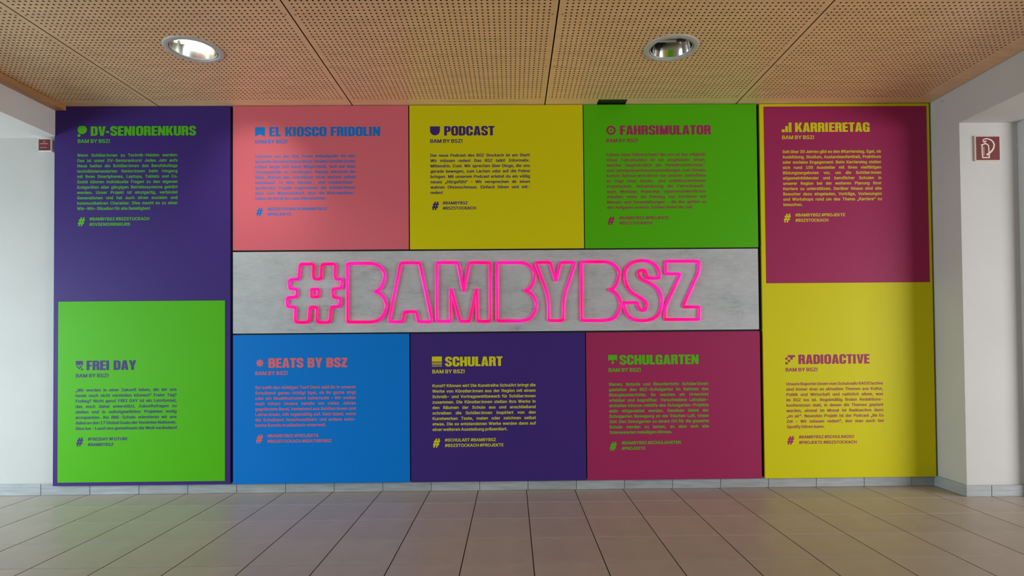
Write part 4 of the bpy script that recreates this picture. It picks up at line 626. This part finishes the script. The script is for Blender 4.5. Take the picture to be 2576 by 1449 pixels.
def panel(name, x0, x1, z0, z1, color, label, cat='panel', keys=(), inset=None):
    root = empty(name, ((x0 + x1) / 2, 0.0, z0))
    tag(root, label, cat, 'coloured information panels on the wall' if cat == 'panel' else None)
    w = (x1 - x0) / 2
    link('board', mesh_of(box_bm(-w, w, 0.0, 0.018, 0, z1 - z0, 0.0007), 'board'), M[color], root)
    if inset:
        ix0, ix1, iz0, iz1, ic = inset
        cx = (x0 + x1) / 2
        o = link('colour_field', mesh_of(box_bm(ix0 - cx, ix1 - cx, -0.0012, 0.0, iz0 - z0, iz1 - z0, 0.0004), 'colour_field'), M[ic], root)
        o['label'] = {'green': 'bright green square field', 'magenta': 'magenta square field'}[ic]
    for k in keys:
        y = -0.0016 if inset and ((k == 'frei') or (k == 'karriere')) else -0.0004
        lettering(k, y, root)
    return root
ZB, ZT = 0.0615, 2.3985
panel('information_panel', -0.0796, 1.0010, ZB, ZT, 'purple', 'tall purple panel with bright green square and green DV-SENIORENKURS text', keys=('dv', 'frei'), inset=(-0.0503, 0.9700, 0.0825, 1.1915, 'green'))
panel('information_panel', 1.0181, 2.1033, 1.5006, ZT, 'pink', 'salmon pink panel with blue EL KIOSCO FRIDOLIN heading', keys=('kiosk',))
panel('information_panel', 2.1107, 3.1917, 1.5001, ZT, 'yellow', 'yellow panel with dark purple PODCAST heading, top middle', keys=('podcast',))
panel('information_panel', 3.1978, 4.2807, 1.4988, ZT, 'green', 'green panel with magenta FAHRSIMULATOR heading', keys=('sim',))
panel('information_panel', 4.3006, 5.3710, ZB, ZT, 'yellow', 'tall yellow panel with magenta square field and RADIOACTIVE text below', keys=('karriere', 'radio'), inset=(4.3265, 5.3540, 1.2725, 2.3815, 'magenta'))
panel('information_panel', 1.0181, 2.1033, ZB, 0.9770, 'blue', 'blue panel with pink BEATS BY BSZ heading', keys=('beats',))
panel('information_panel', 2.1107, 3.1917, ZB, 0.9760, 'purple', 'dark purple panel with yellow SCHULART heading, bottom middle', keys=('art',))
panel('information_panel', 3.1978, 4.2807, ZB, 0.9750, 'magenta', 'magenta panel with green SCHULGARTEN heading', keys=('garten',))
cp = box('concrete_panel', 1.0181, 4.2775, 0.0, 0.018, 0.9862, 1.4900, M['concrete'], None, 0.0007)
tag(cp, 'long grey concrete-look board in the middle carrying the pink neon sign', 'board')

# ------------------------------------------------------------------ neon sign
def round_path(P, r, seg=5):
    out = []; n = len(P)
    for i in range(n):
        a, b, c = Vector(P[i - 1]), Vector(P[i]), Vector(P[(i + 1) % n])
        d1, d2 = (a - b), (c - b); l1, l2 = d1.length, d2.length
        d1.normalize(); d2.normalize()
        ang = d1.angle(d2)
        if ang > 3.10: out.append(tuple(b)); continue
        t = min(r / math.tan(ang / 2), r * 1.6) if ang < 2.2 else 9.0
        t = min(t, 0.48 * l1, 0.48 * l2)
        p, q = b + d1 * t, b + d2 * t
        for k in range(seg + 1):
            s = k / seg
            out.append(tuple(p * (1 - s) ** 2 + b * 2 * s * (1 - s) + q * s * s))
    return out
def smooth_path(P, n=4):
    out = []; N = len(P)
    for i in range(N):
        p0, p1, p2, p3 = (Vector(P[(i + k - 1) % N]) for k in range(4))
        for k in range(n):
            t = k / n
            out.append(tuple(0.5 * ((2 * p1) + (p2 - p0) * t + (2 * p0 - 5 * p1 + 4 * p2 - p3) * t * t + (3 * p1 - p0 - 3 * p2 + p3) * t ** 3)))
    return out
def tube(paths, parent, name, rx=0.0098, depth=0.0125):
    """closed tube with a rounded front, lying flat against the board"""
    bm = bmesh.new()
    prof = [(-1, 0.0), (-1.0, 0.5), (-0.80, 0.83), (-0.42, 0.98), (0, 1.02), (0.42, 0.98), (0.80, 0.83), (1.0, 0.5), (1, 0.0)]
    for P in paths:
        N = len(P); rings = []
        for i in range(N):
            a, b, c = Vector(P[i - 1]), Vector(P[i]), Vector(P[(i + 1) % N])
            t = ((b - a).normalized() + (c - b).normalized())
            t = t.normalized() if t.length > 1e-6 else (c - b).normalized()
            nn = Vector((-t.y, t.x))
            rings.append([bm.verts.new((b.x + nn.x * u * rx, -0.0003 - v * depth, b.y + nn.y * u * rx)) for u, v in prof])
        for i in range(N):
            A, B = rings[i], rings[(i + 1) % N]
            for k in range(len(prof) - 1): bm.faces.new((A[k], A[k + 1], B[k + 1], B[k]))
    bmesh.ops.recalc_face_normals(bm, faces=bm.faces)
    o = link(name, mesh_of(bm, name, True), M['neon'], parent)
    o.matrix_parent_inverse = Matrix.Translation(-Vector(parent.location))
    return o
sign = empty('neon_sign', (2.74, 0.0, 1.05))
tag(sign, 'glowing pink outline neon lettering #BAMBYBSZ on the grey board', 'sign')
RC = 0.016
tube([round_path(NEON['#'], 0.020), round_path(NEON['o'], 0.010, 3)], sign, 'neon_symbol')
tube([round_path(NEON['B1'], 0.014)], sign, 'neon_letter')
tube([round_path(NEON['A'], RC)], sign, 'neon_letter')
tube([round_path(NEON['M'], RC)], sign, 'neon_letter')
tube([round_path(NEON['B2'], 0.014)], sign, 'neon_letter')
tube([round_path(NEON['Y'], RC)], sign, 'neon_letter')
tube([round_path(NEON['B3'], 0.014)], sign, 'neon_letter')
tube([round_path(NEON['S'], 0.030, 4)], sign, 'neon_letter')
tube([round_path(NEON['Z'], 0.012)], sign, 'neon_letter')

# ------------------------------------------------------------------ downlights
def downlight(x, y, lit, label):
    t = empty('downlight', (x, y, CEIL))
    tag(t, label, 'ceiling light', 'recessed round ceiling downlights')
    ring = lathe_bm([(0.137, 0.0), (0.1362, -0.0035), (0.132, -0.0050), (0.114, -0.0062), (0.1105, -0.0045), (0.1105, 0.006)], 64)
    link('trim_ring', mesh_of(ring, 'trim_ring', True), M['trim_white'], t)
    link('groove', mesh_of(lathe_bm([(0.1105, 0.005), (0.1075, 0.005), (0.1075, -0.001)], 64), 'groove', True), M['dark'], t)
    link('inner_ring', mesh_of(lathe_bm([(0.1075, -0.001), (0.1060, -0.0035), (0.1035, -0.0025), (0.1030, 0.004)], 64), 'inner_ring', True), M['trim_white'], t)
    prof = [(0.1030, 0.003), (0.1015, 0.012), (0.097, 0.035), (0.091, 0.060), (0.083, 0.085), (0.071, 0.110), (0.056, 0.128), (0.030, 0.138), (0.0005, 0.140)]
    me = mesh_of(lathe_bm(prof, 20), 'reflector', True)
    link('reflector', me, M['reflector_lit'] if lit else M['chrome'], t)
    link('housing', mesh_of(lathe_bm([(0.110, 0.004), (0.110, 0.15), (0.0005, 0.15)], 32), 'housing'), M['dark'], t)
    link('lamp_socket', mesh_of(box_bm(0.030, 0.082, -0.030, 0.030, 0.046, 0.105, 0.004), 'lamp_socket'), M['dark'], t)
    for dy in (-0.018, 0.018):
        bm = bmesh.new()
        bmesh.ops.create_cone(bm, cap_ends=True, segments=16, radius1=0.0085, radius2=0.0085, depth=0.105,
                              matrix=Matrix.Translation((-0.022, dy, 0.048)) @ Matrix.Rotation(math.pi / 2, 4, 'Y'))
        link('lamp_tube', mesh_of(bm, 'lamp_tube', True), M['tube_on'] if lit else M['tube_off'], t)
    if lit:
        d = bpy.data.lights.new('downlight_glow', 'SPOT'); d.energy = LAMP_W; d.color = (1.0, 0.93, 0.80)
        d.spot_size = math.radians(128); d.spot_blend = 0.55; d.shadow_soft_size = 0.02
        o = bpy.data.objects.new('lamp_light', d); COL.objects.link(o); o.parent = t; o.location = (0, 0, -0.012)
        d = bpy.data.lights.new('wall_wash', 'SPOT'); d.energy = WASH_W; d.color = (1.0, 0.93, 0.84)
        d.spot_size = math.radians(62); d.spot_blend = 1.0; d.shadow_soft_size = 0.03
        o = bpy.data.objects.new('lamp_light', d); COL.objects.link(o); o.parent = t; o.location = (0, 0, -0.012)
        o.rotation_euler = Vector((0.0, 0.70, -0.49)).to_track_quat('-Z', 'Y').to_euler()
    return t
WASH_W = 12.0
LAMP_W = 8.0
downlight(1.1561, LAMP_Y, True, 'switched-on recessed ceiling downlight on the left, glowing white')
downlight(3.5561, LAMP_Y, False, 'unlit recessed ceiling downlight on the right with mirror reflector')

# ------------------------------------------------------------------ fire extinguisher sign
sg = empty('fire_sign', (5.5401, -0.2275, 1.9615))
tag(sg, 'square red fire extinguisher sign on the white pillar', 'sign')
sw = 0.0735
link('sign_plate', mesh_of(box_bm(-sw, sw, -0.0110, -0.0002, 0, 0.1475, 0.0008), 'sign_plate'), M['sign_white'], sg)
o = link('red_field', mesh_of(box_bm(-sw + 0.0045, sw - 0.0035, -0.0116, -0.0110, 0.0035, 0.1425), 'red_field'), M['sign_red'], sg); o['label'] = 'dark red field'
def stroke(P, w0, w1=None):
    w1 = w1 if w1 is not None else w0
    if len(P) > 5:                                               # soften the bends
        Q = [P[0]] + list(P) + [P[-1]]; S = []
        for i in range(1, len(Q) - 2):
            p0, p1, p2, p3 = (Vector(q) for q in Q[i - 1:i + 3])
            for k in range(4):
                t = k / 4
                S.append(tuple(0.5 * ((2 * p1) + (p2 - p0) * t + (2 * p0 - 5 * p1 + 4 * p2 - p3) * t * t + (3 * p1 - p0 - 3 * p2 + p3) * t ** 3)))
        P = S + [P[-1]]
    n = len(P); L, Rr = [], []
    for i, p in enumerate(P):
        a, b = Vector(P[max(i - 1, 0)]), Vector(P[min(i + 1, n - 1)])
        t = (b - a).normalized(); nn = Vector((-t.y, t.x)); w = (w0 + (w1 - w0) * i / (n - 1)) / 2
        L.append((p[0] + nn.x * w, p[1] + nn.y * w)); Rr.append((p[0] - nn.x * w, p[1] - nn.y * w))
    return [L + Rr[::-1]]
def zz(x, y): return ((x - 205) / 1130.0, (1280 - y) / 1130.0)      # sign drawing grid
px = Print(-0.2394 )
shapes = [stroke([zz(*q) for q in ((505, 1160), (485, 640), (500, 570), (560, 520), (640, 500), (720, 515), (780, 570), (805, 650), (825, 1160))], 0.050),
          stroke([zz(*q) for q in ((490, 1160), (850, 1160))], 0.050),
          stroke([zz(*q) for q in ((640, 500), (640, 380))], 0.040), stroke([zz(*q) for q in ((580, 372), (712, 372))], 0.036),
          [[zz(*q) for q in ((420, 525), (520, 525), (520, 600), (465, 600))]],
          stroke([zz(*q) for q in ((610, 430), (560, 415), (528, 350), (570, 290), (660, 262), (760, 262), (880, 300), (990, 385), (1055, 500), (1060, 620), (1010, 760), (920, 870), (800, 970), (690, 1030))], 0.030, 0.082)]
px.polys(shapes, 5.5401 - sw + 0.0045, 1.9650, 5.5401 + sw - 0.0035, 2.1040)
px.build('extinguisher_symbol', M['sign_white'], sg)
px = Print(-0.2393); px.polys([[[zz(540, 635), zz(540, 1060), zz(600, 1060), zz(600, 635)]]], 5.5401 - sw + 0.0045, 1.9650, 5.5401 + sw - 0.0035, 2.1040)
o = px.build('extinguisher_shading', mat('sign_tan', (0.42, 0.24, 0.18, 1), 0.5), sg); o['label'] = 'tan stripe inside the drawn cylinder'

# ------------------------------------------------------------------ red call box on the left wall
cb = empty('call_box', (-0.1385, 0.035, 2.1225))
tag(cb, 'small red and white push button box beside the purple panel', 'call box')
link('box_body', mesh_of(box_bm(-0.0385, 0.0385, -0.030, -0.0003, 0, 0.0770, 0.0035), 'box_body'), M['white_plastic'], cb)
link('front_frame', mesh_of(box_bm(-0.0405, 0.0405, -0.036, -0.030, -0.001, 0.078, 0.0045), 'front_frame'), M['white_plastic'], cb)
o = link('push_plate', mesh_of(box_bm(-0.0355, 0.0345, -0.0385, -0.036, 0.0045, 0.0735, 0.0012), 'push_plate'), M['red_plastic'], cb); o['label'] = 'red push plate'
pc = Print(-0.0040)
M['box_print'] = mat('box_print', (0.62, 0.34, 0.32, 1), 0.5)
X0 = -0.1385
pc.fit('Tür', X0 - 0.0115, X0 + 0.0065, 2.1225 + 0.0560, 0.0082, GB)
pc.fit('schließen', X0 - 0.0285, X0 + 0.0215, 2.1225 + 0.0430, 0.0080, GB)
pc.fit('HEKATRON', X0 - 0.0275, X0 + 0.0135, 2.1225 + 0.0200, 0.0055, GB)
pc.build('box_lettering', M['box_print'], cb)
